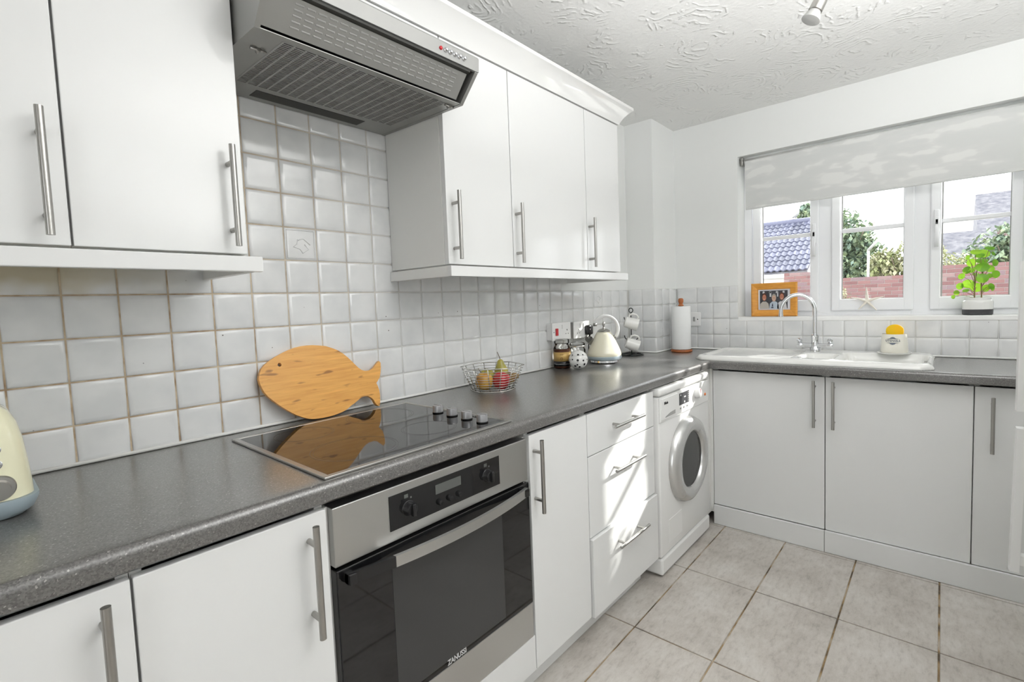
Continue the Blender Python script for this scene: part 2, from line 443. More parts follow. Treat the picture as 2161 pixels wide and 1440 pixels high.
# wall tiles -----------------------------------------------------------
TP = 0.1037; TX0 = 0.1273; TZ = 1.3181; TWY = -0.3374
def tile_mesh(name, lx, lz, raised=None):
    """pillowed tile facing -y, origin at centre, back at y=0"""
    b = B(); hx, hz = lx/2, lz/2
    rings = [(0.0, 0.0), (0.0, -0.0035), (0.003, -0.0055), (0.012, -0.0062)]
    prev = None
    for ins, y in rings:
        cur = [b.verts.new((sx_*(hx-ins), y, sz*(hz-ins))) for sx_, sz in ((-1, -1), (1, -1), (1, 1), (-1, 1))]
        if prev:
            for k in range(4):
                f = b.faces.new((prev[k], prev[(k+1) % 4], cur[(k+1) % 4], cur[k])); f.smooth = True
        prev = cur
    f = b.faces.new(prev); f.smooth = True
    if raised:
        for p in raised: tube(b, [(x*lx*(0.6+0.4*math.cos(k*2.1)), -0.0062, z*lz*(0.7+0.3*math.sin(k*1.7))) for k, (x, z) in enumerate(p)], 0.0018, 6)
        fr = 0.44
        tube(b, [(-fr*lx, -0.0065, -fr*lz), (fr*lx, -0.0065, -fr*lz), (fr*lx, -0.0065, fr*lz), (-fr*lx, -0.0065, fr*lz)], 0.0016, 6, closed=True)
    bmesh.ops.recalc_face_normals(b, faces=b.faces)
    me = bpy.data.meshes.new(name); b.to_mesh(me); b.free(); me.materials.append(M['tile']); return me
G = 0.0036
cache = {}
def wall_tile(x0, x1, z0, z1, parent, wall='L', y=0.0, x=None, rt_=True):
    """wall 'L': faces -y on plane y ; 'B': faces -x on plane x (x0,x1 are y extents, descending)"""
    lx, lz = abs(x1-x0)-G, (z1-z0)-G
    if lx < 0.012 or lz < 0.012: return
    key = (round(lx, 3), round(lz, 3))
    if key not in cache: cache[key] = tile_mesh('tile', lx, lz)
    me = cache[key]; cx, cz = (x0+x1)/2, (z0+z1)/2
    j = lambda: random.uniform(-1, 1)*0.0035
    if wall == 'L': return piece('tile', me, (cx, y-0.0005, cz), parent, (j(), 0, j()))
    return piece('tile', me, (x-0.0005, cx, cz), parent, (j(), 0, -pi/2+j()))
WT = 0.91
rows_low = [(WT+0.004, TZ-3*TP), (TZ-3*TP, TZ-2*TP), (TZ-2*TP, TZ-TP), (TZ-TP, TZ)]
# sheet of grout behind the tiles (thin skin on the wall)
b = B(); box(b, -0.75, 2.83, -0.0037, 0.0, WT, TZ); box(b, -0.75, 2.098, -0.0037, 0, TZ, TZ+0.075); box(b, 0.424, 1.032, -0.0037, 0, TZ+0.075, 1.93)
obj('grout', b, 'grout', wall_left)
decor = [[(0.30*cos(a), 0.30*sin(a)) for a in [2*pi*k/10 for k in range(11)]]]
decor_ = [[(-0.3, -0.3), (-0.1, 0.0), (-0.25, 0.2), (0.0, 0.3)], [(0.0, -0.3), (0.1, -0.05), (0.3, 0.0), (0.2, 0.25)], [(-0.2, -0.05), (0.05, 0.1), (0.3, 0.3)], [(0.05, -0.2), (0.3, -0.3)]]
dm = tile_mesh('decor_tile', TP-G, TP-G, decor)
def dtile(cx, cz, parent):
    o = piece('relief_tile', dm, (cx, -0.0005, cz), parent); o['label'] = 'white tile with a raised floral relief'; return o
for c in range(-8, 27):
    x0, x1 = TX0+c*TP, TX0+(c+1)*TP
    x1 = min(x1, 2.838)
    if x0 > 2.83: continue
    for z0, z1 in rows_low:
        if c == 22 and z1 == TZ: dtile((x0+x1)/2, (z0+z1)/2, wall_left); continue
        wall_tile(x0, x1, z0, z1, wall_left)
    if c < 19: wall_tile(x0, x1, TZ, TZ+(TP if 2 < c < 9 else 0.075), wall_left)
for c in range(3, 9):
    for r in range(1, 6):
        z0, z1 = TZ+r*TP, TZ+(r+1)*TP
        if r == 5: z1 = 1.925
        if c == 5 and r == 1: dtile(TX0+5.5*TP, (z0+z1)/2, wall_left); continue
        wall_tile(TX0+c*TP, TX0+(c+1)*TP, z0, z1, wall_left)
# pillar tiles
b = B(); box(b, 2.8342, 2.84, -0.1955, 0, WT, TZ); box(b, 2.84, W, -0.1955, -0.19, WT, TZ)
obj('grout', b, 'grout', wall_corner)
for z0, z1 in rows_low:
    wall_tile(-0.008, -0.105, z0, z1, wall_corner, 'B', x=2.8375); wall_tile(-0.105, -0.1985, z0, z1, wall_corner, 'B', x=2.8375)
    for a_, c_ in ((2.832, 2.935), (2.935, 3.039), (3.039, 3.142), (3.142, 3.16)): wall_tile(a_, c_, z0, z1, wall_corner, 'L', y=-0.1925)
# window wall tiles
b = B(); box(b, W-0.0058, W, -2.05, -0.1925, WT, OZ0-0.002); box(b, W-0.0058, W, OY1+0.001, -0.1925, OZ0-0.002, TZ)
obj('grout', b, 'grout', wall_back)
for c in range(-1, 17):
    y0, y1 = TWY-c*TP, TWY-(c+1)*TP
    if c == -1: y0 = -0.2
    for z0, z1 in rows_low:
        if z1 <= TZ-2*TP+1e-6: wall_tile(y0, y1, z0, z1, wall_back, 'B', x=W-0.0025)
        elif y0 > OY1:
            ye = max(y1, OY1+0.001)
            wall_tile(y0, ye, z0, z1, wall_back, 'B', x=W-0.0025)
            if y1 < OY1 and z1 < TZ-0.01 and OZ0-z0 > 0.0: pass
# sealant line
b = B(); tube(b, [(-0.75, -0.006, WT+0.0052), (2.83, -0.006, WT+0.0052)], 0.005, 8)
tag(obj('sealant_bead', b, 'silicone'), 'white sealant bead along worktop below the hob wall tiles', 'sealant')
b = B(); tube(b, [(2.830, -0.012, WT+0.0052), (2.830, -0.2, WT+0.0052), (W-0.008, -0.2, WT+0.0052), (W-0.008, -2.0, WT+0.0052)], 0.005, 8)
tag(obj('sealant_bead', b, 'silicone'), 'white sealant bead along worktop below the window wall tiles', 'sealant')

# ------------------------------------------------------------------ window
win = bpy.data.objects.new('window_1', None); COL.objects.link(win); win.location = (3.33, -1.2575, OZ0); win['kind'] = 'structure'
win['label'] = 'white three-light casement window with glazing bars'
FX = 3.298
def rect_frame(b, x0, x1, y0, y1, z0, z1, t, bev=0.004, tb=None):
    tb = tb or t
    box(b, x0, x1, y0, y0+t, z0, z1, bev); box(b, x0, x1, y1-t, y1, z0, z1, bev)
    box(b, x0, x1, y0+t*0.8, y1-t*0.8, z0, z0+tb, bev); box(b, x0, x1, y0+t*0.8, y1-t*0.8, z1-t, z1, bev)
b = B(); rect_frame(b, FX, 3.36, OY0, OY1, OZ0, OZ1, 0.047, tb=0.036)
box(b, FX-0.001, 3.36, -1.098, -1.010, OZ0+0.0005, OZ1-0.001, 0.002); box(b, FX-0.001, 3.36, -1.543, -1.453, OZ0+0.0005, OZ1-0.001, 0.002)
obj('window_frame', b, 'cleanwhite', win)
for i, (s0, s1, g0, g1) in enumerate([(-1.022, -0.655, -0.976, -0.711), (-1.465, -1.086, -1.421, -1.137), (-1.876, -1.531, -1.833, -1.579)]):
    b = B(); t = (g0-s0)
    rect_frame(b, 3.284, 3.35, s0, s1, 1.148, 2.085, t, 0.006, 0.066)
    sash = obj('sash', b, 'cleanwhite', win)
    b = B(); box(b, 3.312, 3.316, g0-0.005, g1+0.005, 1.20, 2.05); obj('pane', b, 'pane', sash)
    b = B(); box(b, 3.302, 3.328, g0-0.003, g1+0.003, 1.594, 1.617, 0.005); obj('glazing_bar', b, 'cleanwhite', sash)
    b = B(); rect_frame(b, 3.306, 3.311, g0-0.004, g1+0.004, 1.209, 2.05, 0.007, 0.001); obj('glazing_gasket', b, 'gray_plastic', sash)
    if i != 1:
        yh = -1.000 if i == 0 else -1.556
        b = B(); box(b, 3.268, 3.285, yh-0.011, yh+0.011, 1.545, 1.665, 0.006)
        box(b, 3.255, 3.27, yh-0.009, yh+0.009, 1.58, 1.625, 0.004)
        tube(b, [(3.262, yh, 1.60), (3.257, yh, 1.54), (3.26, yh, 1.47)], 0.009, 10, flat=0.6)
        hd = obj('window_handle', b, 'cleanwhite', sash)
        b = B(); lathe(b, [(0.0045, 0), (0.0045, 0.002)], (3.2535, yh, 1.602), 12, 'X'); box(b, 3.2535, 3.2555, yh-0.005, yh+0.005, 1.588, 1.612, 0.001)
        obj('lock', b, 'black', sash, label='black lock in the handle')
# sill board
b = B(); box(b, W-0.012, FX+0.005, OY0, OY1, OZ0-0.022, OZ0+0.002, 0.003)
obj('window_sill', b, 'trimwhite', win)
# roller blind
bl = thing('roller_blind', 'pale grey cloud patterned roller blind half drawn over the kitchen window', 'blind', (3.215, -1.25, 1.79))
b = B(); lathe(b, [(0.016, -1.885), (0.016, -0.63)], (3.215, 0, 2.083), 20, 'Y')
obj('roller_tube', b, 'blind', bl)
b = B()
nz = 8
prof = [(3.199, 2.083), (3.2, 2.0), (3.202, 1.9), (3.205, 1.80), (3.205, 1.79)]
for k in range(len(prof)-1):
    vs_ = [b.verts.new((prof[k][0], -0.636, prof[k][1])), b.verts.new((prof[k][0], -1.88, prof[k][1])), b.verts.new((prof[k+1][0], -1.88, prof[k+1][1])), b.verts.new((prof[k+1][0], -0.636, prof[k+1][1]))]
    b.faces.new(vs_)
bmesh.ops.remove_doubles(b, verts=b.verts, dist=1e-5)
bmesh.ops.solidify(b, geom=b.faces, thickness=0.0012)
obj('fabric', b, 'blind', bl, smooth=60)
b = B(); box(b, 3.199, 3.211, -1.88, -0.636, 1.787, 1.803, 0.004); obj('bottom_bar', b, 'blind', bl)
for yy in (-0.617, -1.898):
    b = B(); box(b, 3.195, 3.24, yy-0.006, yy+0.006, 2.06, 2.112, 0.002); lathe(b, [(0.018, yy-0.008), (0.018, yy+0.008)], (3.215, 0, 2.083), 16, 'Y')
    obj('bracket', b, 'steel', bl)

# ------------------------------------------------------------------ kitchen units
def bar_handle(axis_pts, out, parent, r=0.006, post=0.032, inset=0.18):
    """bar between two points, with two posts back to the door"""
    a, c = Vector(axis_pts[0]), Vector(axis_pts[1]); o = Vector(out)
    b = B(); tube(b, [a, c], r, 14)
    for t in (inset, 1-inset):
        p = a.lerp(c, t); tube(b, [p, p-o*post], r*0.85, 10)
    return obj('handle', b, 'steel', parent, smooth=40)
DY = -0.622   # outer face of hob-side doors
DF = -0.602
def carcass(x0, x1, y0, y1, z0, z1, parent, front=None, open_axis='-y', top=True, sideL=True, sideR=True):
    b = B(); t = 0.016
    if open_axis == '-y':
        box(b, x0, x0+t, y0, y1, z0, z1); box(b, x1-t, x1, y0, y1, z0, z1)
        box(b, x0+t, x1-t, y1-0.006, y1, z0, z1); box(b, x0+t, x1-t, y0, y1-0.006, z0, z0+t)
        if top: box(b, x0+t, x1-t, y0, y1-0.006, z1-t, z1)
    else:
        box(b, x0, x1, y0, y0+t, z0, z1); box(b, x0, x1, y1-t, y1, z0, z1)
        box(b, x1-0.006, x1, y0+t, y1-t, z0, z1); box(b, x0, x1-0.006, y0+t, y1-t, z0, z0+t)
        if top: box(b, x0, x1-0.006, y0+t, y1-t, z1-t, z1)
    return obj('carcass', b, 'carcass', parent)
UB, UT = 1.398, 2.13
def wall_cab(x0, x1, label, hx, z0=UB, z1=UT, handle=True):
    t = thing('wall_cabinet', label, 'cabinet', ((x0+x1)/2, -0.165, z0), 'white gloss wall cabinets along the hob wall')
    carcass(x0+0.0005, x1-0.0005, -0.309, -0.0095, z0, z1, t)
    b = B(); box(b, x0+0.0018, x1-0.0018, -0.330, -0.310, z0+0.001, z1-0.003, 0.0018)
    d = obj('door', b, 'door', t)
    if handle: bar_handle([(hx, -0.365, 1.638), (hx, -0.365, 1.413)], (0, -1, 0), d, 0.0065, 0.034, 0.17)
    return t
wall_cab(-0.405, 0.115, 'white wall cabinet at the left picture edge, handle beside the door gap', 0.083)
wall_cab(0.115, 0.421, 'white wall cabinet directly left of the cooker hood', 0.389)
wall_cab(1.033, 1.358, 'narrow white wall cabinet directly right of the cooker hood', 1.061)
wall_cab(1.358, 1.870, 'widest white wall cabinet, middle of the three right of the hood', 1.377)
wall_cab(1.870, 2.170, 'white wall cabinet farthest from the hood, nearest the corner pillar', 1.884)
t = wall_cab(0.421, 1.033, 'low white bridging panel above the cooker hood under the cornice', 0, 2.0005, UT, False)
t.name = 'bridging_cabinet'; t['category'] = 'cabinet'
# cornice with flared section
prof = [(-0.325, 2.131), (-0.334, 2.131), (-0.337, 2.140), (-0.343, 2.150), (-0.352, 2.165), (-0.366, 2.182), (-0.380, 2.194), (-0.388, 2.199), (-0.388, 2.212), (-0.325, 2.212)]
b = B()
A = [b.verts.new((-0.41, y, z)) for y, z in prof]
C = [b.verts.new((2.172+(-0.325-y)*1.0, y, z)) for y, z in prof]
D = [b.verts.new((2.172+(-0.325-y)*1.0, -0.006, z)) for y, z in prof]
n = len(prof)
for P_, Q_ in ((A, C), (C, D)):
    for i in range(n):
        f = b.faces.new((P_[i], P_[(i+1) % n], Q_[(i+1) % n], Q_[i]))
b.faces.new(A); b.faces.new(D[::-1])
cor = tag(obj('cornice', b, 'cornice', smooth=40), 'glossy white flared cornice running along the tops of the wall cabinets', 'cornice')
# dust top board closing the cornice
b = B(); box(b, -0.40, 2.168, -0.322, -0.002, 2.133, 2.136); obj('top_board', b, 'carcass', cor)
def pelmet(pts, label, ret):
    t = thing('light_pelmet', label, 'pelmet', (pts[0], -0.33, 1.358), 'white pelmets under the wall cabinets')
    b = B(); box(b, pts[0], pts[1], -0.352, -0.332, 1.357, 1.392, 0.002); obj('front_board', b, 'door', t)
    for r in ret:
        b = B(); box(b, r-0.009, r+0.009, -0.332, -0.008, 1.357, 1.392, 0.0015); obj('end_board', b, 'carcass', t)
    return t
pelmet((-0.41, 0.443), 'white pelmet board under the two wall cabinets left of the hood', (0.425,))
t = pelmet((1.024, 2.206), 'white pelmet board under the three wall cabinets right of the hood', (1.033, 2.15))

# base units, hob side --------------------------------------------------
ZD, ZB = 0.855, 0.108
def base_cab(x0, x1, label, hx, n=1):
    t = thing('base_cabinet', label, 'cabinet', ((x0+x1)/2, -0.3, 0.108), 'white base cabinets under the hob side worktop')
    carcass(x0+0.0005, x1-0.0005, DF, -0.02, ZB, 0.866, t, top=False)
    b = B(); box(b, x0+0.0018, x1-0.0018, DY, DF-0.001, ZB, ZD, 0.0018); d = obj('door', b, 'door', t)
    bar_handle([(hx, DY-0.035, 0.842), (hx, DY-0.035, 0.614)], (0, -1, 0), d, 0.0065, 0.034, 0.17)
    return t
base_cab(-0.405, 0.109, 'white base cabinet at the bottom left picture edge', 0.072)
base_cab(0.109, 0.425, 'white base cabinet directly left of the oven', 0.385)
base_cab(1.066, 1.385, 'narrow white base cabinet between the oven and the drawers', 1.087)
dr = thing('drawer_unit', 'white three drawer unit between narrow cabinet and washing machine', 'drawers', (1.6475, -0.3, 0.108))
carcass(1.3855, 1.9095, DF, -0.02, ZB, 0.866, dr, top=False)
for z0, z1, y0, hz in ((0.702, ZD, DY, 0.785), (0.401, 0.699, DY, 0.616), (0.105, 0.397, DY-0.012, 0.325)):
    b = B(); box(b, 1.3868, 1.9085, y0, DF-0.001, z0, z1, 0.0018); d = obj('drawer_front', b, 'door', dr)
    bar_handle([(1.525, y0-0.035, hz), (1.757, y0-0.035, hz)], (0, -1, 0), d, 0.006, 0.034, 0.17)
# oven housing, filler below oven
t = thing('oven_housing', 'white housing panel below the built-in oven', 'panel', (0.745, -0.3, 0.108))
b = B(); box(b, 0.427, 1.064, DY, DF, ZB, 0.222, 0.0015); obj('panel', b, 'door', t)
for xa in (0.4265, 1.0555):
    b = B(); box(b, xa, xa+0.009, DF, -0.03, ZB, 0.85); obj('side', b, 'carcass', t)
# plinths
def plinth(label, bxs):
    b = B()
    for q in bxs: box(b, *q, 0.001)
    tag(obj('plinth', b, 'door'), label, 'plinth', 'white plinths under the base units')
plinth('white plinth under the hob side base cabinets', [(-0.405, 1.875, -0.560, -0.545, 0.002, 0.107)])
plinth('white plinth under the cabinet door nearest the washing machine', [(2.601, 2.617, -1.160, -0.632, 0.002, 0.1065)])
plinth('white plinth under the two sink side doors on the right', [(2.603, 2.619, -2.0, -1.162, 0.002, 0.1065)])
# window side base units
XF = 2.618
def sink_cab(y0, y1, label, hy, hz=0):
    t = thing('base_cabinet', label, 'cabinet', (2.9, (y0+y1)/2, 0.108), 'white base cabinets under the window side worktop')
    carcass(XF+0.002, W-0.02, y1+0.0005, y0-0.0005, ZB, 0.862, t, open_axis='-x', top=False)
    b = B(); box(b, XF-0.020, XF+0.001, y1+0.0018, y0-0.0018, ZB, ZD, 0.0018); d = obj('door', b, 'door', t)
    bar_handle([(XF-0.055, hy, 0.838-hz), (XF-0.055, hy, 0.612-hz)], (-1, 0, 0), d, 0.0065, 0.034, 0.13)
XF += 0.02
sink_cab(-0.628, -1.161, 'white cabinet door under the draining end of sink, beside washing machine', -1.118)
sink_cab(-1.161, -1.687, 'wide white cabinet door under the sink and tap', -1.198)
sink_cab(-1.687, -2.0, 'white cabinet door next to the fridge freezer, right picture edge', -1.742, 0.02)
XF -= 0.02
b = B(); box(b, XF+0.002, XF+0.02, -0.627, -0.602, 0.06, 0.862, 0.001); box(b, 2.53, XF+0.02, -0.612, -0.602, 0.06, 0.862)
tag(obj('corner_post', b, 'carcass'), 'white corner filler post between washing machine and sink cabinet', 'panel')

# ------------------------------------------------------------------ worktop (L shaped, rounded nose, sink cut out)
SX0, SX1, SY0, SY1 = 2.645, 3.10, -1.52, -0.56
b = B()
def nose(t0, t1, axis, f, s):
    """rounded front strip. axis X: nose faces -y at y=f; axis Y: nose faces -x at x=f"""
    r = 0.016; pr = []
    back = f+0.04
    pr.append((back, 0.868)); pr.append((f+0.006, 0.868)); pr.append((f, 0.873))
    for k in range(7):
        a = pi+ k*(-pi/2)/6
        pr.append((f+r+r*cos(a), WT-r+r*sin(a)))
    pr.append((back, WT))
    prism(b, pr, 'X' if axis == 'X' else 'Y', t0, t1)
NF = -0.632
nose(-0.80, 2.592, 'X', NF, 1)
box(b, -0.80, 2.592, NF+0.04, -0.0005, 0.868, WT)
XN = 2.572
nose(-2.0, NF+0.06, 'Y', XN, 1)
for q in ((XN+0.04, SX0, -2.0, NF+0.04), (SX1, W-0.0005, -2.0, -0.0005), (SX0, SX1, -2.0, SY0), (SX0, SX1, SY1, -0.0005), (2.592, SX0, NF+0.04, -0.0005)):
    box(b, *q, 0.868, WT)
wt = tag(obj('worktop', b, 'worktop', smooth=50), 'grey speckled L-shaped laminate worktop with a rounded front edge', 'worktop')

# ------------------------------------------------------------------ sink
b = B()
X0, X1, Y0, Y1 = 2.605, 3.125, -1.560, -0.525
def sstep(e0, e1, x):
    t_ = max(0, min(1, (x-e0)/(e1-e0))); return t_*t_*(3-2*t_)
def rrect(x, y, cx, cy, hx, hy, r):
    qx, qy = abs(x-cx)-(hx-r), abs(y-cy)-(hy-r)
    return math.hypot(max(qx, 0), max(qy, 0))+min(max(qx, qy), 0)-r
def sz(x, y):
    d = rrect(x, y, (X0+X1)/2, (Y0+Y1)/2, (X1-X0)/2, (Y1-Y0)/2, 0.06)
    z = 0.936 - 0.018*sstep(-0.018, 0.0, d)
    z -= 0.120*sstep(0.012, -0.022, rrect(x, y, 2.83, -1.365, 0.165, 0.165, 0.05))
    z -= 0.055*sstep(0.010, -0.018, rrect(x, y, 2.79, -1.105, 0.105, 0.065, 0.03))
    dd = rrect(x, y, 2.845, -0.785, 0.20, 0.215, 0.05)
    z -= 0.010*sstep(0.006, -0.012, dd)
    return z
g = grid_solid(b, X0, X1, Y0, Y1, 52, 104, sz, 0)
# cut the outer corners off (rounded plan)
dele = [v for v in b.verts if rrect(v.co.x, v.co.y, (X0+X1)/2, (Y0+Y1)/2, (X1-X0)/2, (Y1-Y0)/2, 0.06) > 0.004]
bmesh.ops.delete(b, geom=dele, context='VERTS')
# pull a skirt down from the outline
be = [e for e in b.edges if e.is_boundary]
r_ = bmesh.ops.extrude_edge_only(b, edges=be)
for v in r_['geom']:
    if isinstance(v, bmesh.types.BMVert): v.co.z = 0.9108
for f in b.faces: f.smooth = True
snk = thing('sink', 'white ceramic inset sink with drainer below the kitchen window', 'sink', (2.86, -1.04, 0.911))
obj('basin', b, 'ceramic', snk)
b = B(); lathe(b, [(0.0, 0.0), (0.03, 0.0), (0.036, 0.002), (0.04, 0.0)], (2.83, -1.365, 0.818), 24); obj('waste', b, 'chrome', snk)

# ------------------------------------------------------------------ tap
tp = thing('mixer_tap', 'chrome swan neck mixer tap with two lever handles behind the sink', 'tap', (3.0, -1.052, 0.936))
b = B(); lathe(b, [(0.026, 0.9345), (0.026, 0.952), (0.021, 0.958), (0.019, 0.975), (0.018, 1.01), (0.02, 1.015), (0.020, 1.027), (0.013, 1.032)], (3.0, -1.052, 0), 28)
tube(b, [(3.0, -1.125, 0.969), (3.0, -0.98, 0.969)], 0.013, 18); obj('body', b, 'chrome', tp, smooth=40)
b = B(); pts = [(3.0, -1.052, 1.02), (3.0, -1.052, 1.08), (3.0, -1.052, 1.15)]
dx, dy = -0.22, 0.975
for k in range(0, 15):
    a = pi*k/14*1.02
    rr = 0.083
    s = rr*(1-cos(a)); pts.append((3.0+dx*s, -1.052+dy*s, 1.158+0.092*sin(a)))
pts.append((pts[-1][0], pts[-1][1], 1.135))
tube(b, pts, 0.0105, 16); lathe(b, [(0.012, pts[-1][2]-0.006), (0.012, pts[-1][2]+0.012)], (pts[-1][0], pts[-1][1], 0), 18)
obj('spout', b, 'chrome', tp, smooth=50)
for s in (-1, 1):
    b = B(); yy = -1.052+s*0.073
    lathe(b, [(0.016, yy-0.012), (0.019, yy-0.006), (0.019, yy+0.006), (0.016, yy+0.012)], (3.0, 0, 0.969), 20, 'Y')
    tube(b, [(3.0, yy, 0.98), (2.985, yy, 0.998), (2.955, yy+s*0.004, 1.004)], 0.008, 12, scl=[1, 1, 0.8], flat=0.7)
    lathe(b, [(0.014, 0.992), (0.013, 1.004), (0.008, 1.008)], (2.99, yy, 0), 18)
    obj('lever', b, 'chrome', tp, smooth=45)

# ------------------------------------------------------------------ cooker hood
hd = thing('cooker_hood', 'grey metal canopy cooker hood with push buttons between the wall cabinets', 'hood', (0.735, -0.25, 1.88))
HX0, HX1 = 0.425, 1.029
prof = [(-0.012, 1.995), (-0.012, 1.892), (-0.435, 1.882), (-0.503, 1.953), (-0.506, 1.996), (-0.33, 1.996)]
b = B()
for xa in (HX0, HX1-0.012): prism(b, [(-0.012, 1.995), (-0.012, 1.890), (-0.435, 1.879), (-0.506, 1.952), (-0.506, 1.996)], 'X', xa, xa+0.012)
box(b, HX0+0.012, HX1-0.012, -0.02, -0.012, 1.9, 1.995); box(b, HX0+0.012, HX1-0.012, -0.5, -0.02, 1.992, 1.996)
obj('housing', b, 'hood', hd)
b = B(); prism(b, [(-0.509, 1.955), (-0.511, 1.993), (-0.506, 1.999), (-0.325, 1.9995), (-0.325, 1.996), (-0.50, 1.996), (-0.50, 1.955)], 'X', HX0-0.001, HX1+0.002)
strip = obj('control_strip', b, 'hood_panel', hd)
b = B()
prism(b, [(-0.44, 1.886), (-0.492, 1.945), (-0.488, 1.948), (-0.436, 1.890)], 'X', HX0+0.0125, HX1-0.032)
visor = obj('visor_panel', b, 'hood', hd)
# louvres on the visor: 19 x 5
vd = Vector((0, -0.052, 0.059)).normalized()
b = B(); box(b, -0.0105, 0.0105, -0.0025, 0.0025, -0.0025, 0.0, 0.0012, 1)
lme = bpy.data.meshes.new('louvre'); b.to_mesh(lme); b.free(); lme.materials.append(M['hood_panel'])
ang = math.atan2(vd.z, vd.y)
for i in range(18):
    for k in range(5):
        p = Vector((0.505+i*0.0265, -0.4405, 1.8852))+vd*(0.018+k*0.0125)
        piece('louvre', lme, p, visor, (ang, 0, 0))
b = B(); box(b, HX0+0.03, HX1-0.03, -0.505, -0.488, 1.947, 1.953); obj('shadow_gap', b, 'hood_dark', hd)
# bottom plate (frame) and slotted filter
def zp(y): return 1.8905-0.010*(-y-0.012)/0.423
b = B()
def plate(x0, x1, y0, y1, dz=0.0, t=0.002):
    v = [b.verts.new((x, y, zp(y)+dz+zz)) for zz in (0, t) for x, y in ((x0, y0), (x1, y0), (x1, y1), (x0, y1))]
    for f in ((0, 1, 2, 3), (7, 6, 5, 4), (0, 4, 5, 1), (1, 5, 6, 2), (2, 6, 7, 3), (3, 7, 4, 0)): b.faces.new([v[i] for i in f])
FXa, FXb, FYa, FYb = 0.497, 0.985, -0.412, -0.118
plate(HX0+0.012, HX1-0.012, -0.435, FYa); plate(HX0+0.012, HX1-0.012, FYb, -0.014)
plate(HX0+0.012, FXa, FYa, FYb); plate(FXb, HX1-0.012, FYa, FYb)
obj('bottom_plate', b, 'hood', hd)
b = B(); plate(FXa, FXb, FYa, FYb, 0.007); obj('filter_backing', b, 'hood_dark', hd)
b = B()
nb = 34
for i in range(nb+1):
    y = FYa+(FYb-FYa)*i/nb; plate(FXa, FXb, y-0.0019, y+0.0019, 0.0, 0.002)
for i in range(19):
    x = FXa+(FXb-FXa)*i/18; plate(x-0.0026, x+0.0026, FYa, FYb, -0.0004, 0.002)
obj('filter_grille', b, 'hood_panel', hd, kind='stuff', label='slotted steel grease filter grille')
b = B(); plate(0.56, 0.90, -0.092, -0.040, -0.001, 0.002); obj('lamp_cover', b, M['hood_dark'], hd, label='dark smoked lamp cover')
for x, y in ((0.470, -0.34), (1.0, -0.405)):
    b = B(); tube(b, [(x-0.018, y, zp(y)-0.004), (x+0.018, y, zp(y)-0.004)], 0.003, 8); tube(b, [(x, y-0.004, zp(y)-0.004), (x, y+0.008, zp(y)-0.006)], 0.005, 8); obj('latch', b, 'steel', hd)
for i, x in enumerate((0.885, 0.902, 0.919, 0.936, 0.953, 0.970)):
    b = B()
    if i == 0:
        lathe(b, [(0.0, -0.5145), (0.0045, -0.514), (0.0055, -0.509)], (x, 0, 1.974), 16, 'Y'); obj('pilot_light', b, 'red', strip, label='small red pilot light')
    else:
        lathe(b, [(0.0, -0.520), (0.0045, -0.520), (0.005, -0.518), (0.005, -0.514), (0.0065, -0.5135), (0.0065, -0.5095)], (x, 0, 1.974), 16, 'Y'); obj('push_button', b, 'chrome', strip)

# ------------------------------------------------------------------ hob
hb = thing('hob', 'black glass electric hob with steel rim and four knobs, inset in worktop', 'hob', (0.72, -0.35, WT))
b = B(); x0, x1, y0, y1 = 0.430, 1.005, -0.612, -0.093
rf = 0.014
for q in ((x0, x1, y0, y0+rf), (x0, x1, y1-rf, y1), (x0, x0+rf, y0+rf, y1-rf), (x1-rf, x1, y0+rf, y1-rf)): box(b, *q, WT+0.0003, WT+0.006, 0.0015)
obj('rim', b, 'hob_frame', hb)
b = B(); box(b, x0+rf, x1-rf, y0+rf, y1-rf, WT+0.0005, WT+0.0052, 0.0006); glass = obj('glass', b, 'hobglass', hb)
for cx, cy, r in ((0.585, -0.465, 0.105), (0.575, -0.215, 0.078), (0.825, -0.205, 0.105), (0.815, -0.465, 0.078)):
    b = B(); n = 56
    for rr, wd in ((r, 0.0016), (r*0.93, 0.0008)):
        o_ = [b.verts.new((cx+rr*cos(2*pi*k/n), cy+rr*sin(2*pi*k/n), WT+0.00535)) for k in range(n)]
        i_ = [b.verts.new((cx+(rr-wd)*cos(2*pi*k/n), cy+(rr-wd)*sin(2*pi*k/n), WT+0.00535)) for k in range(n)]
        for k in range(n): b.faces.new((o_[k], o_[(k+1) % n], i_[(k+1) % n], i_[k]))
    obj('burner_ring', b, 'ring', glass)
for cx, cy in ((0.954, -0.335), (0.949, -0.410), (0.944, -0.483), (0.941, -0.553)):
    b = B(); lathe(b, [(0.0175, WT+0.0055), (0.0175, WT+0.009)], (cx, cy, 0), 28); col_ = b
    k_ = obj('knob_skirt', b, 'black', hb)
    b = B(); lathe(b, [(0.0165, WT+0.009), (0.0165, WT+0.027), (0.0155, WT+0.030), (0.0, WT+0.0305)], (cx, cy, 0), 28)
    box(b, cx-0.0015, cx+0.0015, cy-0.0163, cy+0.0163, WT+0.012, WT+0.0312); obj('knob', b, 'knob', hb, smooth=40)

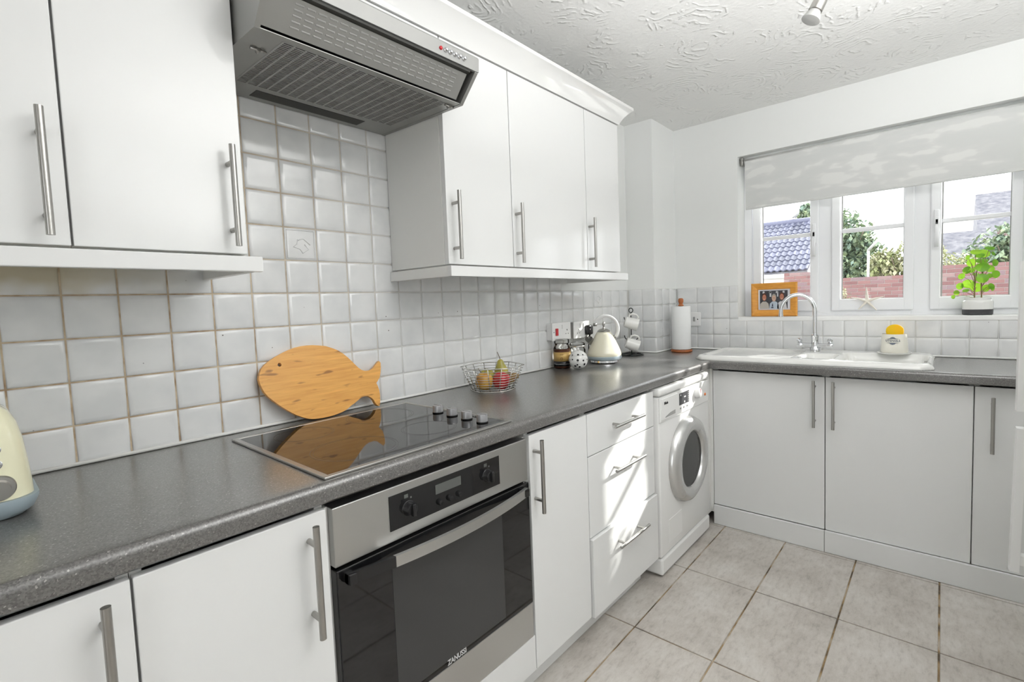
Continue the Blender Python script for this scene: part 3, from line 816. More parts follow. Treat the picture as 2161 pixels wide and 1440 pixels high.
# ------------------------------------------------------------------ oven
ov = thing('oven', 'stainless steel built-in oven with black glass door under the hob', 'oven', (0.747, -0.3, 0.222))
OX0, OX1 = 0.436, 1.055; OYF = -0.622
b = B(); box(b, OX0+0.01, OX1-0.01, -0.585, -0.08, 0.24, 0.845); obj('housing', b, 'gray_plastic', ov)
b = B(); box(b, OX0, OX1, OYF, -0.586, 0.722, 0.850, 0.002); fas = obj('fascia', b, 'satin', ov)
b = B(); box(b, 0.570, 0.933, OYF-0.0015, OYF+0.002, 0.748, 0.830, 0.0005); cp = obj('control_panel', b, 'blackglass', ov)
b = B(); box(b, 0.703, 0.787, OYF-0.0022, OYF-0.001, 0.792, 0.816, 0.0002); obj('display', b, 'display', cp)
for x, z, r in ((0.622, 0.787, 0.0165), (0.883, 0.787, 0.0165)):
    b = B(); lathe(b, [(0.0, OYF-0.020), (r*0.8, OYF-0.0195), (r*0.93, OYF-0.016), (r, OYF-0.003), (r*1.1, OYF-0.0015)], (x, 0, z), 28, 'Y')
    box(b, x-0.004, x+0.004, OYF-0.027, OYF-0.017, z-r*0.9, z+r*0.9, 0.002); obj('knob', b, 'black', cp, smooth=50)
    b = B(); box(b, x-0.011, x+0.0, OYF-0.0019, OYF-0.0012, z+0.026, z+0.035); box(b, x+0.006, x+0.010, OYF-0.0019, OYF-0.0012, z+0.022, z+0.026); obj('symbol', b, 'display', cp)
for x in (0.7145, 0.747, 0.779):
    b = B(); lathe(b, [(0.0, OYF-0.010), (0.006, OYF-0.0095), (0.0075, OYF-0.007), (0.0075, OYF-0.0015)], (x, 0, 0.770), 20, 'Y'); obj('button', b, 'black', cp, smooth=50)
b = B(); box(b, OX0, OX1, OYF-0.004, -0.586, 0.336, 0.715, 0.002); dg = obj('door', b, 'blackglass', ov)
b = B(); box(b, 0.567, 0.932, OYF-0.0046, OYF-0.0035, 0.352, 0.672, 0.0002); obj('door_window', b, 'ovenwin', dg)
b = B(); box(b, OX0, OX1, OYF-0.003, -0.586, 0.226, 0.335, 0.002); obj('lower_trim', b, 'satin', ov)
# bowed handle: steel middle, black ends
def hy(x): t_ = (x-0.7455)/0.30; return -0.676+0.036*t_*t_
def strip_bar(xa, xb, name, m, th=0.012, zc=0.697, hh=0.0125):
    b = B(); n = 14; rings = []
    for i in range(n+1):
        x = xa+(xb-xa)*i/n; y = hy(x)
        rings.append([b.verts.new((x, y, zc-hh)), b.verts.new((x, y, zc+hh)), b.verts.new((x, y+th, zc+hh*0.9)), b.verts.new((x, y+th, zc-hh*0.9))])
    for p, q in zip(rings, rings[1:]):
        for k in range(4): b.faces.new((p[k], p[(k+1) % 4], q[(k+1) % 4], q[k]))
    b.faces.new(rings[0]); b.faces.new(rings[-1][::-1])
    return obj(name, b, m, dg, smooth=30)
strip_bar(0.556, 0.914, 'handle', 'satin')
for xa, xb, xe in ((0.452, 0.556, 0.452), (0.914, 1.030, 1.030)):
    o_ = strip_bar(xa, xb, 'handle_end', 'black' if xe < 0.6 else 'satin')
    b = B(); box(b, xe-(0 if xe < 0.6 else 0.016), xe+(0.016 if xe < 0.6 else 0), -0.65, OYF-0.003, 0.686, 0.708, 0.001); obj('handle_foot', b, 'black', dg)
text_obj('logo', 'ZANUSSI', 0.019, 'white_print', dg, (0.7445, OYF-0.0052, 0.347), (1, 0, 0), (0, 0, 1), 0.85, True)

# ------------------------------------------------------------------ washing machine
wm = thing('washing_machine', 'white front loading washing machine under the corner of the worktop', 'washing machine', (2.2, -0.34, 0.0))
WX0, WX1, WY = 1.925, 2.515, -0.640
b = B(); box(b, WX0, WX1, WY, -0.06, 0.095, 0.823, 0.008, 3); obj('body', b, 'enamel', wm, smooth=40)
b = B(); box(b, WX0-0.002, WX1+0.002, WY-0.006, -0.06, 0.826, 0.862, 0.012, 3); obj('lid', b, 'enamel', wm, smooth=40)
b = B(); box(b, WX0+0.004, WX1-0.004, WY-0.002, -0.08, 0.012, 0.090, 0.010); box(b, WX0+0.03, WX0+0.07, WY+0.05, WY+0.09, 0.0, 0.02); box(b, WX1-0.07, WX1-0.03, -0.16, -0.12, 0, 0.02); obj('kick_panel', b, 'enamel', wm)
b = B(); box(b, WX0+0.001, WX1-0.001, WY-0.0045, WY+0.004, 0.710, 0.822, 0.002); cpn = obj('control_panel', b, 'enamel', wm)
b = B(); box(b, WX0+0.012, WX0+0.185, WY-0.0075, WY-0.003, 0.718, 0.815, 0.002); dw = obj('detergent_drawer', b, 'enamel', wm)
b = B(); prism(b, [(WX0+0.05, 0.727), (WX0+0.155, 0.727), (WX0+0.155, 0.745), (WX0+0.10, 0.742), (WX0+0.05, 0.731)], 'Y', WY-0.0082, WY-0.007); obj('finger_pull', b, 'gray_plastic', dw)
text_obj('logo', 'Miele', 0.018, 'black', dw, (WX0+0.058, WY-0.008, 0.792), (1, 0, 0), (0, 0, 1), 1.0, True)
b = B(); box(b, 2.132, 2.245, WY-0.0062, WY-0.004, 0.752, 0.808, 0.0005); ds = obj('display', b, 'greypl', cpn, label='dark grey display window with small symbols')
b = B()
for i in range(5): box(b, 2.232, 2.238, WY-0.0068, WY-0.006, 0.758+i*0.010, 0.763+i*0.010)
box(b, 2.142, 2.150, WY-0.0068, WY-0.006, 0.795, 0.802); box(b, 2.185, 2.205, WY-0.0068, WY-0.006, 0.782, 0.788); box(b, 2.185, 2.196, WY-0.0068, WY-0.006, 0.757, 0.766)
obj('symbol', b, 'white_plastic', ds)
for x in (2.145, 2.185, 2.225):
    b = B(); box(b, x-0.006, x+0.006, WY-0.007, WY-0.004, 0.732, 0.740, 0.001); obj('button', b, 'gray_plastic', cpn)
b = B(); lathe(b, [(0.0, WY-0.028), (0.020, WY-0.027), (0.024, WY-0.022), (0.026, WY-0.004)], (2.34, 0, 0.778), 28, 'Y'); dial = obj('dial', b, 'white_plastic', cpn, smooth=50)
b = B(); box(b, 2.338, 2.342, WY-0.0285, WY-0.027, 0.78, 0.80); obj('mark', b, 'red', dial)
b = B(); lathe(b, [(0.0, WY-0.010), (0.006, WY-0.009), (0.008, WY-0.004)], (2.455, 0, 0.752), 16, 'Y'); obj('button', b, mat('orange lamp', (0.75, 0.2, 0.05), 0.4), cpn, label='orange start button')
DC = (2.218, 0, 0.478)
b = B()
lathe(b, [(0.132, WY-0.004), (0.134, WY-0.03), (0.146, WY-0.040), (0.172, WY-0.042), (0.196, WY-0.030), (0.205, WY-0.012), (0.207, WY-0.001)], DC, 64, 'Y')
obj('door_ring', b, mat('silver door ring', (0.62, 0.62, 0.61), 0.25, 0.7), wm, smooth=60)
b = B(); lathe(b, [(0.1325, WY-0.022), (0.125, WY-0.02), (0.10, WY-0.002), (0.095, WY+0.02) if False else (0.09, WY-0.0015), (0.0, WY-0.0012)], DC, 48, 'Y')
obj('door_glass', b, 'washglass', wm, smooth=60)
b = B(); box(b, 2.005, 2.150, WY-0.0015, WY+0.003, 0.135, 0.245, 0.001); obj('service_flap', b, 'enamel', wm)

# ------------------------------------------------------------------ fridge freezer (only its handles reach the frame)
fr = thing('fridge_freezer', 'white fridge freezer at the right picture edge with long curved handles', 'fridge', (1.62, -2.12, 0.0))
b = B(); box(b, 1.32, 1.92, -2.42, -1.865, 0.03, 1.75, 0.006); obj('body', b, 'enamel', fr)
for z0, z1 in ((0.03, 0.875), (0.885, 1.75)):
    b = B(); box(b, 1.32, 1.92, -1.865, -1.815, z0, z1, 0.010, 3); obj('door', b, 'enamel', fr, smooth=40)
for z0, z1, fl in ((0.905, 1.326, 0.0), (0.437, 0.856, 0.006)):
    b = B(); n = 12; pts = []
    for i in range(n+1):
        t_ = i/n; pts.append((z0+(z1-z0)*t_, -1.7445+fl*(1-t_)+(-0.002)*t_))
    rings = []
    for z, y in pts:
        rings.append([b.verts.new(p) for p in ((1.875, y-0.002, z), (1.882, y+0.0, z), (1.900, y, z), (1.907, y-0.002, z), (1.907, y-0.022, z), (1.875, y-0.022, z))])
    for p, q in zip(rings, rings[1:]):
        for k in range(6): b.faces.new((p[k], p[(k+1) % 6], q[(k+1) % 6], q[k]))
    b.faces.new(rings[0]); b.faces.new(rings[-1][::-1])
    box(b, 1.877, 1.905, -1.816, -1.76, z0+0.02, z0+0.05, 0.003); box(b, 1.877, 1.905, -1.816, -1.76, z1-0.03, z1-0.0, 0.003)
    obj('handle', b, 'white_plastic', fr, smooth=30)

# ------------------------------------------------------------------ fish chopping board
fish = [(0.533, 0.154), (0.537, 0.168), (0.544, 0.182), (0.556, 0.194), (0.571, 0.204), (0.589, 0.214), (0.607, 0.222), (0.627, 0.23), (0.648, 0.236), (0.668, 0.239), (0.689, 0.24), (0.709, 0.239), (0.73, 0.236), (0.751, 0.232), (0.771, 0.224), (0.791, 0.214), (0.808, 0.201), (0.822, 0.187), (0.834, 0.173), (0.845, 0.159), (0.856, 0.146), (0.866, 0.137), (0.878, 0.132), (0.897, 0.131), (0.909, 0.135), (0.918, 0.141), (0.929, 0.151), (0.939, 0.16), (0.945, 0.153), (0.943, 0.136), (0.939, 0.12), (0.932, 0.101), (0.923, 0.091), (0.915, 0.083), (0.919, 0.072), (0.922, 0.057), (0.922, 0.041), (0.92, 0.026), (0.917, 0.009), (0.912, 0.001), (0.905, 0.005), (0.898, 0.015), (0.895, 0.025), (0.888, 0.034), (0.876, 0.043), (0.866, 0.044), (0.857, 0.044), (0.846, 0.041), (0.837, 0.036), (0.822, 0.028), (0.808, 0.022), (0.792, 0.013), (0.775, 0.007), (0.757, 0.004), (0.74, 0.002), (0.723, 0.001), (0.706, 0.001), (0.69, 0.002), (0.675, 0.004), (0.66, 0.008), (0.645, 0.015), (0.627, 0.025), (0.61, 0.038), (0.595, 0.051), (0.58, 0.065), (0.566, 0.08), (0.552, 0.096), (0.543, 0.111), (0.537, 0.128), (0.534, 0.141)]
def P3(p, off): # point on the leaning board, off = distance behind its front face
    n_ = Vector((0, -1, 0.19)).normalized()
    t_ = Vector((0, 0.19, 1)).normalized()
    return Vector((p[0], -0.063, 0.9135))+t_*p[1]-n_*off
b = B(); n = len(fish)
F = [b.verts.new(P3(p, 0.0)) for p in fish]; K = [b.verts.new(P3(p, 0.014)) for p in fish]
hole = [(0.5975+0.0058*cos(2*pi*k/14), 0.188+0.0058*sin(2*pi*k/14)) for k in range(14)]
HF = [b.verts.new(P3(p, 0.0)) for p in hole]; HK = [b.verts.new(P3(p, 0.014)) for p in hole]
for i in range(n): b.faces.new((F[i], F[(i+1) % n], K[(i+1) % n], K[i]))
for i in range(14): b.faces.new((HF[i], HF[(i+1) % 14], HK[(i+1) % 14], HK[i]))
for O_, I_ in ((F, HF), (K, HK)):
    es = [b.edges.get((O_[i], O_[(i+1) % n])) for i in range(n)]+[b.edges.get((I_[i], I_[(i+1) % 14])) for i in range(14)]
    bmesh.ops.triangle_fill(b, use_beauty=True, use_dissolve=False, edges=es)
fb = obj('chopping_board', b, 'bamboo', loc=(0.72, -0.06, 0.912))
tag(fb, 'fish shaped bamboo chopping board leaning on the tiles behind the hob', 'chopping board')

# ------------------------------------------------------------------ toaster
ts = thing('toaster', 'cream toaster with chrome top and blue grey base, left picture edge', 'toaster', (-0.12, -0.24, WT))
def rr_loop(cx, cy, hx, hy, r, n=6):
    out = []
    for qx, qy, a0 in ((1, 1, 0), (-1, 1, pi/2), (-1, -1, pi), (1, -1, 1.5*pi)):
        for k in range(n+1):
            a = a0+pi/2*k/n; out.append((cx+qx*(hx-r)+r*cos(a), cy+qy*(hy-r)+r*sin(a)))
    return out
def loft(b, sections, cap=True):
    rings = [[b.verts.new((x, y, z)) for x, y in loop] for z, loop in sections]
    for p, q in zip(rings, rings[1:]):
        n = len(p)
        for k in range(n): f = b.faces.new((p[k], p[(k+1) % n], q[(k+1) % n], q[k])); f.smooth = True
    if cap: b.faces.new(rings[0][::-1]); b.faces.new(rings[-1])
TC = (-0.125, -0.245)
b = B(); loft(b, [(WT+0.002, rr_loop(*TC, 0.145, 0.072, 0.03)), (WT+0.012, rr_loop(*TC, 0.158, 0.082, 0.035)), (WT+0.030, rr_loop(*TC, 0.166, 0.088, 0.04)), (WT+0.036, rr_loop(*TC, 0.166, 0.088, 0.04))]); obj('base', b, 'bluegrey', ts, smooth=40)
b = B(); secs = []
for z, s in ((0.0365, 0), (0.06, 0.001), (0.10, 0.004), (0.14, 0.008), (0.17, 0.014), (0.19, 0.023), (0.203, 0.036), (0.210, 0.052)): secs.append((WT+z, rr_loop(*TC, 0.160-s, 0.082-s*0.75, 0.04-min(s, 0.03)*0.4)))
loft(b, secs); obj('body', b, 'cream', ts, smooth=50)
b = B(); loft(b, [(WT+0.205, rr_loop(*TC, 0.118, 0.046, 0.03)), (WT+0.219, rr_loop(*TC, 0.112, 0.042, 0.03)), (WT+0.222, rr_loop(*TC, 0.10, 0.035, 0.025))]); top_ = obj('top_plate', b, 'chrome', ts, smooth=40)
for y in (-0.018, 0.018):
    b = B(); box(b, TC[0]-0.08, TC[0]+0.08, TC[1]+y-0.008, TC[1]+y+0.008, WT+0.2221, WT+0.2227); obj('slot', b, 'black', top_)
yf = -0.3275
b = B(); lathe(b, [(0.0, yf-0.003), (0.021, yf-0.003), (0.0225, yf-0.001), (0.0225, yf+0.006)], (-0.0105, 0, WT+0.061), 32, 'Y'); lathe(b, [(0.0, yf-0.016), (0.0145, yf-0.016), (0.016, yf-0.002)], (-0.0105, 0, WT+0.061), 28, 'Y'); box(b, -0.012, -0.009, yf-0.018, yf-0.015, WT+0.047, WT+0.075); obj('browning_dial', b, 'steel', ts, smooth=40)
for i in range(3):
    b = B(); zc = WT+0.103+i*0.026; yb = yf+0.002+0.0012*i; lathe(b, [(0.009, yb+0.003), (0.009, yb-0.003), (0.0065, yb-0.005)], (-0.0115, 0, zc), 20, 'Y'); obj('button_ring', b, 'chrome', ts, smooth=40)
    b = B(); lathe(b, [(0.0, yb-0.0065), (0.0060, yb-0.006), (0.0062, yb-0.004)], (-0.0115, 0, zc), 18, 'Y'); obj('button', b, 'black', ts, smooth=40)

# ------------------------------------------------------------------ fruit basket and fruit
BC = Vector((1.372, -0.175, WT))
fbk = thing('fruit_basket', 'silver wire fruit basket on the worktop right of the hob', 'basket', BC)
def hexloop(R, z, n=6, rot=0.18, sub=7, rnd=0.12):
    pts = []
    for i in range(n*sub):
        a = 2*pi*i/(n*sub)
        seg = pi/n; aa = ((a) % (2*seg))-seg
        rr = R*(1-rnd)+R*rnd*0; rr = R*cos(seg)/cos(aa)*(1-0.0)
        rr = 0.75*rr+0.25*R
        pts.append((BC.x+rr*cos(a+rot), BC.y+rr*sin(a+rot), WT+z))
    return pts
def Rz(z): return 0.088+0.042*(z/0.098)**0.9
b = B(); tube(b, hexloop(Rz(0.098), 0.098), 0.0022, 8, closed=True); obj('rim', b, 'wire', fbk)
b = B()
for z in [0.012+0.0105*i for i in range(8)]: tube(b, hexloop(Rz(z), z), 0.0013, 5, closed=True)
obj('wire_mesh', b, 'wire', fbk, kind='stuff')
b = B(); tube(b, hexloop(Rz(0.004), 0.0022), 0.0022, 8, closed=True)
for f_ in (0.75, 0.5, 0.25): tube(b, hexloop(Rz(0)*f_, 0.003), 0.0012, 6, closed=True)
obj('base_ring', b, 'wire', fbk)
lp0, lp1 = hexloop(Rz(0.0), 0.003), hexloop(Rz(0.098), 0.098)
for k in range(0, 42, 3):
    b = B(); p0, p1 = Vector(lp0[k]), Vector(lp1[k]); tube(b, [p0, p0.lerp(p1, 0.5), p1], 0.0018, 6); obj('rib', b, 'wire', fbk)
def pear(name, label, loc, rot, s, m, cat='fruit', apple=False, grp=None, stem=True):
    t = thing(name, label, cat, loc, grp)
    b = B()
    if apple: pr = [(0.0, 0.10), (0.25, 0.02), (0.6, 0.05), (0.9, 0.45), (1.0, 0.95), (0.93, 1.4), (0.65, 1.75), (0.3, 1.82), (0.08, 1.72), (0.0, 1.66)]
    else: pr = [(0.0, 0.06), (0.3, 0.02), (0.75, 0.25), (1.0, 0.8), (0.93, 1.3), (0.68, 1.75), (0.5, 2.1), (0.42, 2.4), (0.25, 2.62), (0.0, 2.68)]
    lathe(b, [(r*s, (h-0.9)*s) for r, h in pr], (0, 0, 0), 24)
    R_ = Matrix.Rotation(rot[2], 4, 'Z') @ Matrix.Rotation(rot[1], 4, 'Y') @ Matrix.Rotation(rot[0], 4, 'X')
    bmesh.ops.transform(b, matrix=R_, verts=b.verts)
    obj('flesh', b, m, t, smooth=60, local=True)
    if stem:
        b = B(); z0 = (0.75 if apple else 1.7)*s; tube(b, [(0, 0, z0), (0.1*s, 0, z0+0.4*s), (0.35*s, 0, z0+(0.8 if apple else 1.1)*s)], 0.0016, 6)
        bmesh.ops.transform(b, matrix=R_, verts=b.verts); obj('stem', b, 'bark', t, local=True)
    return t
def fruitmat(name, a, b_, sc=20, rough=0.3):
    m = mat(name, a, rough); v = coords(m, 'Object'); lk(m, ramp(m, noise(m, v, sc, 4), [(0.38, b_), (0.6, a)]), bs(m).inputs['Base Color']); return m
ap = fruitmat('red apple skin', (0.60, 0.035, 0.04), (0.38, 0.015, 0.02))
yl = fruitmat('yellow apple skin', (0.66, 0.38, 0.06), (0.45, 0.20, 0.03))
gp = fruitmat('green pear skin', (0.42, 0.36, 0.07), (0.28, 0.26, 0.05))
bp = fruitmat('russet pear skin', (0.34, 0.22, 0.08), (0.18, 0.09, 0.03))
pear('apple', 'red apple in the wire basket, front right', (1.372, -0.224, WT+0.040), (0, 0.25, -1), 0.036, ap, apple=True, grp='fruit in the wire basket', stem=False)
pear('apple', 'yellow orange apple in the wire basket, front left', (1.318, -0.180, WT+0.040), (0.2, 0.2, 1), 0.036, yl, apple=True, grp='fruit in the wire basket')
pear('pear', 'green pear standing up with its stem above the basket rim', (1.425, -0.175, WT+0.066), (0.0, 0.05, 2), 0.030, gp, grp='fruit in the wire basket')
pear('pear', 'green and orange pear lying behind the two apples', (1.388, -0.130, WT+0.050), (0.0, -1.2, 0.3), 0.031, gp, grp='fruit in the wire basket')
pear('pear', 'brown russet pear at the right side of the wire basket', (1.430, -0.213, WT+0.040), (1.2, 0.3, 0.3), 0.026, bp, grp='fruit in the wire basket', stem=False)

# ------------------------------------------------------------------ jars
JC = (2.005, -0.064)
jr = thing('coffee_jar', 'glass coffee jar with gold and black label beside the spotted pot', 'jar', (*JC, WT))
b = B(); lathe(b, [(0.0, WT+0.002), (0.040, WT+0.002), (0.044, WT+0.008), (0.0445, WT+0.105), (0.040, WT+0.115), (0.036, WT+0.120), (0.036, WT+0.132)], (*JC, 0), 36)
lathe(b, [(0.033, WT+0.131), (0.033, WT+0.119), (0.041, WT+0.105)], (*JC, 0), 36); obj('glass', b, 'jarglass', jr)
b = B(); lathe(b, [(0.0, WT+0.005), (0.041, WT+0.005), (0.0418, WT+0.100), (0.0, WT+0.104)], (*JC, 0), 36); obj('coffee', b, 'coffee', jr)
b = B(); lathe(b, [(0.0449, WT+0.040), (0.0449, WT+0.088)], (*JC, 0), 40); lb = obj('label', b, 'gold', jr, label='gold band of the label')
b = B(); lathe(b, [(0.0451, WT+0.016), (0.0451, WT+0.041)], (*JC, 0), 40); obj('lower_label', b, 'black', jr)
b = B(); lathe(b, [(0.0452, WT+0.0255), (0.0452, WT+0.027)], (*JC, 0), 40); obj('label_line', b, 'white_print', jr)
b = B(); lathe(b, [(0.038, WT+0.131), (0.039, WT+0.133), (0.039, WT+0.150), (0.036, WT+0.154), (0.0, WT+0.155)], (*JC, 0), 36); obj('glass_lid', b, 'jarglass', jr)
dv_ = Vector((-0.83, -0.56, 0)); side = Vector((0.56, -0.83, 0))
def on_jar(C_, r, ang_, z):
    d = Matrix.Rotation(ang_, 3, 'Z') @ dv_; return Vector((C_[0], C_[1], z))+d*r
b = B()
pts = [on_jar(JC, 0.0452, 0.0+0.13*cos(2*pi*k/16), WT+0.055+0.006*sin(2*pi*k/16)) for k in range(16)]
tube(b, pts, 0.0008, 5, closed=True)
box_ = [on_jar(JC, 0.0452, a, WT+0.076) for a in (-0.2, -0.1, 0, 0.1, 0.2)]
tube(b, box_, 0.0009, 5)
obj('label_print', b, 'coffee', lb)
# clear glass jar with metal clip
CJ = (2.150, -0.062)
cj = thing('clip_top_jar', 'clear glass clip top jar between coffee jar and cream kettle', 'jar', (*CJ, WT))
b = B(); lathe(b, [(0.0, WT+0.002), (0.038, WT+0.002), (0.044, WT+0.01), (0.044, WT+0.085), (0.036, WT+0.098), (0.036, WT+0.106)], (*CJ, 0), 36); obj('glass', b, 'jarglass', cj)
b = B(); lathe(b, [(0.040, WT+0.107), (0.042, WT+0.112), (0.040, WT+0.120), (0.024, WT+0.128), (0.0, WT+0.130)], (*CJ, 0), 36); obj('lid', b, 'jarglass', cj)
b = B(); lathe(b, [(0.0405, WT+0.100), (0.0425, WT+0.104), (0.0405, WT+0.108)], (*CJ, 0), 36)
tube(b, [on_jar(CJ, 0.043, -0.15, WT+0.10), on_jar(CJ, 0.049, -0.15, WT+0.085), on_jar(CJ, 0.047, 0, WT+0.065), on_jar(CJ, 0.049, 0.15, WT+0.085), on_jar(CJ, 0.043, 0.15, WT+0.10)], 0.0014, 6)
obj('clip', b, 'wire', cj)
# spotted pot
PC = (2.022, -0.142-0.012)
pt = thing('spotted_pot', 'round white lidded pot with black spots in front of the jars', 'pot', (*PC, WT))
prp = []
for k in range(15):
    a = -pi/2+0.50+(pi-0.95)*k/14
    prp.append((0.050*cos(a), WT+0.048+0.050*sin(a)))
b = B(); lathe(b, [(0.0, prp[0][1])]+prp[:10]+[(prp[10][0], prp[10][1])], (*PC, 0), 40); obj('bowl', b, 'ceramic', pt, smooth=60)
b = B(); lathe(b, [(prp[10][0]+0.0005, prp[10][1]+0.0008)]+prp[11:]+[(0.012, prp[-1][1]+0.0025), (0.005, prp[-1][1]+0.003), (0.0, prp[-1][1]+0.003)], (*PC, 0), 40); ld = obj('lid', b, 'ceramic', pt, smooth=60)
b = B(); bmesh.ops.create_uvsphere(b, u_segments=16, v_segments=10, radius=0.008); bmesh.ops.translate(b, verts=b.verts, vec=(PC[0], PC[1], WT+0.104)); obj('lid_knob', b, 'ceramic', ld, smooth=80)
for i, (az, el, r) in enumerate([(-0.05, 0.05, .0062), (0.55, 0.0, .005), (-0.62, 0.12, .004), (0.0, 0.62, .0055), (0.62, 0.6, .004), (-0.75, 0.55, .005), (0.75, -0.42, .0062), (-0.1, -0.42, .0045), (-0.38, -0.58, .006), (0.15, -0.72, .006), (1.1, 0.05, .004), (-1.2, -0.2, .005), (1.5, 0.4, .006), (2.2, -0.1, .006), (2.9, 0.3, .006), (-2.0, 0.3, .006), (-1.7, -0.4, .005), (3.0, -0.4, .005)]):
    d = Vector((0.05*cos(el)*cos(az+pi+0.6), 0.05*cos(el)*sin(az+pi+0.6), 0.05*sin(el)))
    c0 = Vector((PC[0], PC[1], WT+0.048)); nn = d.normalized(); u_, v_ = frame_of(nn)
    b = B(); n = 12
    ring = [b.verts.new(c0+(d+(u_*cos(2*pi*k/n)+v_*sin(2*pi*k/n))*r).normalized()*0.0504) for k in range(n)]; cc = b.verts.new(c0+nn*0.0506)
    for k in range(n): b.faces.new((ring[k], ring[(k+1) % n], cc))
    obj('spot', b, 'black', pt)

# ------------------------------------------------------------------ kettle
KC = (2.300, -0.140)
kt = thing('kettle', 'cream pyramid kettle with arched handle on the worktop near the corner', 'kettle', (*KC, WT))
b = B(); lathe(b, [(0.0, WT+0.001), (0.072, WT+0.001), (0.078, WT+0.006), (0.076, WT+0.016), (0.0, WT+0.018)], (*KC, 0), 44); obj('power_base', b, 'chrome', kt, smooth=40)
b = B(); lathe(b, [(0.084, WT+0.018), (0.093, WT+0.022), (0.096, WT+0.034), (0.094, WT+0.040)], (*KC, 0), 44); obj('collar', b, 'bluegrey', kt, smooth=40)
b = B(); lathe(b, [(0.094, WT+0.040), (0.0965, WT+0.047), (0.093, WT+0.060), (0.083, WT+0.085), (0.071, WT+0.110), (0.059, WT+0.135), (0.048, WT+0.156), (0.038, WT+0.172)], (*KC, 0), 48); obj('body', b, 'cream2', kt, smooth=70)
b = B(); lathe(b, [(0.0375, WT+0.1745), (0.034, WT+0.181), (0.022, WT+0.188), (0.008, WT+0.191), (0.0045, WT+0.196), (0.0045, WT+0.203), (0.008, WT+0.210), (0.0085, WT+0.219), (0.005, WT+0.227), (0.0, WT+0.229)], (*KC, 0), 32); obj('lid', b, 'steel', kt, smooth=60)
kd = Vector((0.55, -0.83, 0))   # across the view
kz = lambda x, z: (KC[0]+kd.x*x, KC[1]+kd.y*x, WT+z)
b = B(); pts = []
for k in range(22):
    a = radians(152)-radians(190)*k/21
    pts.append(kz(0.012+0.068*cos(a), 0.188+0.072*sin(a)))
tube(b, pts, 0.0088, 14, scl=[1.15]*6+[1.0]*16); obj('handle', b, 'white_plastic', kt, smooth=60)
b = B(); tube(b, [pts[0], kz(-0.048, 0.205)], 0.0108, 14); tube(b, [kz(0.066, 0.140), kz(0.050, 0.146)], 0.008, 12); obj('handle_end', b, 'steel', kt)
# heart shaped pouring spout
b = B(); sd_ = -kd
heart = []
for k in range(24):
    a = 2*pi*k/24; hx_ = 16*sin(a)**3; hy_ = 13*cos(a)-5*cos(2*a)-2*cos(3*a)-cos(4*a); heart.append((hx_*0.0015, hy_*0.0015))
back = Vector(kz(-0.050, 0.112)); frn = Vector(kz(-0.088, 0.134))+Vector((-0.83, -0.56, 0))*0.022; vv = Vector((-0.83, -0.56, 0))
axis = (frn-back).normalized(); hu = Vector((0, 0, 1)); 
facing = (vv*0.95+sd_*0.2).normalized(); hs = facing.cross(Vector((0, 0, 1))).normalized()
R1 = [b.verts.new(frn+hs*p[0]*1.0+hu*p[1]) for p in heart]; R0 = [b.verts.new(back+hs*p[0]*0.55+hu*(p[1]*0.8-0.01)) for p in heart]
for k in range(24): b.faces.new((R0[k], R0[(k+1) % 24], R1[(k+1) % 24], R1[k]))
bmesh.ops.solidify(b, geom=b.faces, thickness=0.0015)
sp_ = obj('spout', b, 'satin', kt, smooth=50)
b = B(); b.faces.new([b.verts.new(frn-facing*0.004+hs*p[0]*0.92+hu*p[1]*0.92) for p in heart]); bmesh.ops.solidify(b, geom=b.faces, thickness=0.001); obj('spout_mesh', b, mat('grey spout opening', (0.22, 0.22, 0.20), 0.6), sp_)
b = B(); box(b, 0, 0.001, 0, 0.001, 0, 0.001); b.free()

# power cord
b = B(); pr_ = [(2.270, -0.061, 1.052), (2.275, -0.055, 1.02), (2.30, -0.035, 0.96), (2.33, -0.028, 0.918), (2.335, -0.035, 0.914), (2.32, -0.055, 0.914)]
tube(b, pr_, 0.003, 8)
tag(obj('power_cord', b, 'rubber'), 'black cord running down from the plug behind the kettle', 'cord')

# ------------------------------------------------------------------ sockets on hob wall
def socket_holes(b, x, z, y, s=1.0):
    box(b, x-0.0022*s, x+0.0022*s, y-0.0004, y+0.001, z+0.006, z+0.014); box(b, x-0.013, x-0.008, y-0.0004, y+0.001, z-0.012, z-0.008); box(b, x+0.008, x+0.013, y-0.0004, y+0.001, z-0.012, z-0.008)
s1 = thing('cooker_switch', 'white surface mounted cooker control unit with a red switch and socket', 'switch', (2.092, -0.02, 1.10), 'switches and sockets above the worktop')
b = B(); box(b, 2.012, 2.172, -0.040, -0.007, 1.058, 1.147, 0.003); obj('back_box', b, 'white_plastic', s1)
b = B(); box(b, 2.010, 2.174, -0.048, -0.0405, 1.056, 1.149, 0.003); fp = obj('faceplate', b, 'white_plastic', s1)
b = B(); box(b, 2.036, 2.056, -0.054, -0.048, 1.082, 1.120, 0.002); obj('red_rocker', b, 'red', fp, label='red rocker switch')
b = B(); box(b, 2.092, 2.100, -0.053, -0.048, 1.115, 1.138, 0.002); obj('rocker', b, 'white_plastic', fp)
b = B(); socket_holes(b, 2.138, 1.098, -0.0485); lathe(b, [(0.0025, -0.0492), (0.0025, -0.048)], (2.022, 0, 1.10), 10, 'Y'); obj('pin_holes', b, 'black', fp)
s2 = thing('double_socket', 'white double wall socket behind the kettle, beside the red switch', 'socket', (2.28, -0.02, 1.10), 'switches and sockets above the worktop')
b = B(); box(b, 2.203, 2.355, -0.040, -0.007, 1.055, 1.143, 0.003); obj('back_box', b, 'gray_plastic', s2)
b = B(); box(b, 2.201, 2.357, -0.048, -0.0405, 1.053, 1.145, 0.003); fp = obj('faceplate', b, 'white_plastic', s2)
b = B(); socket_holes(b, 2.243, 1.092, -0.0485); obj('pin_holes', b, 'black', fp)
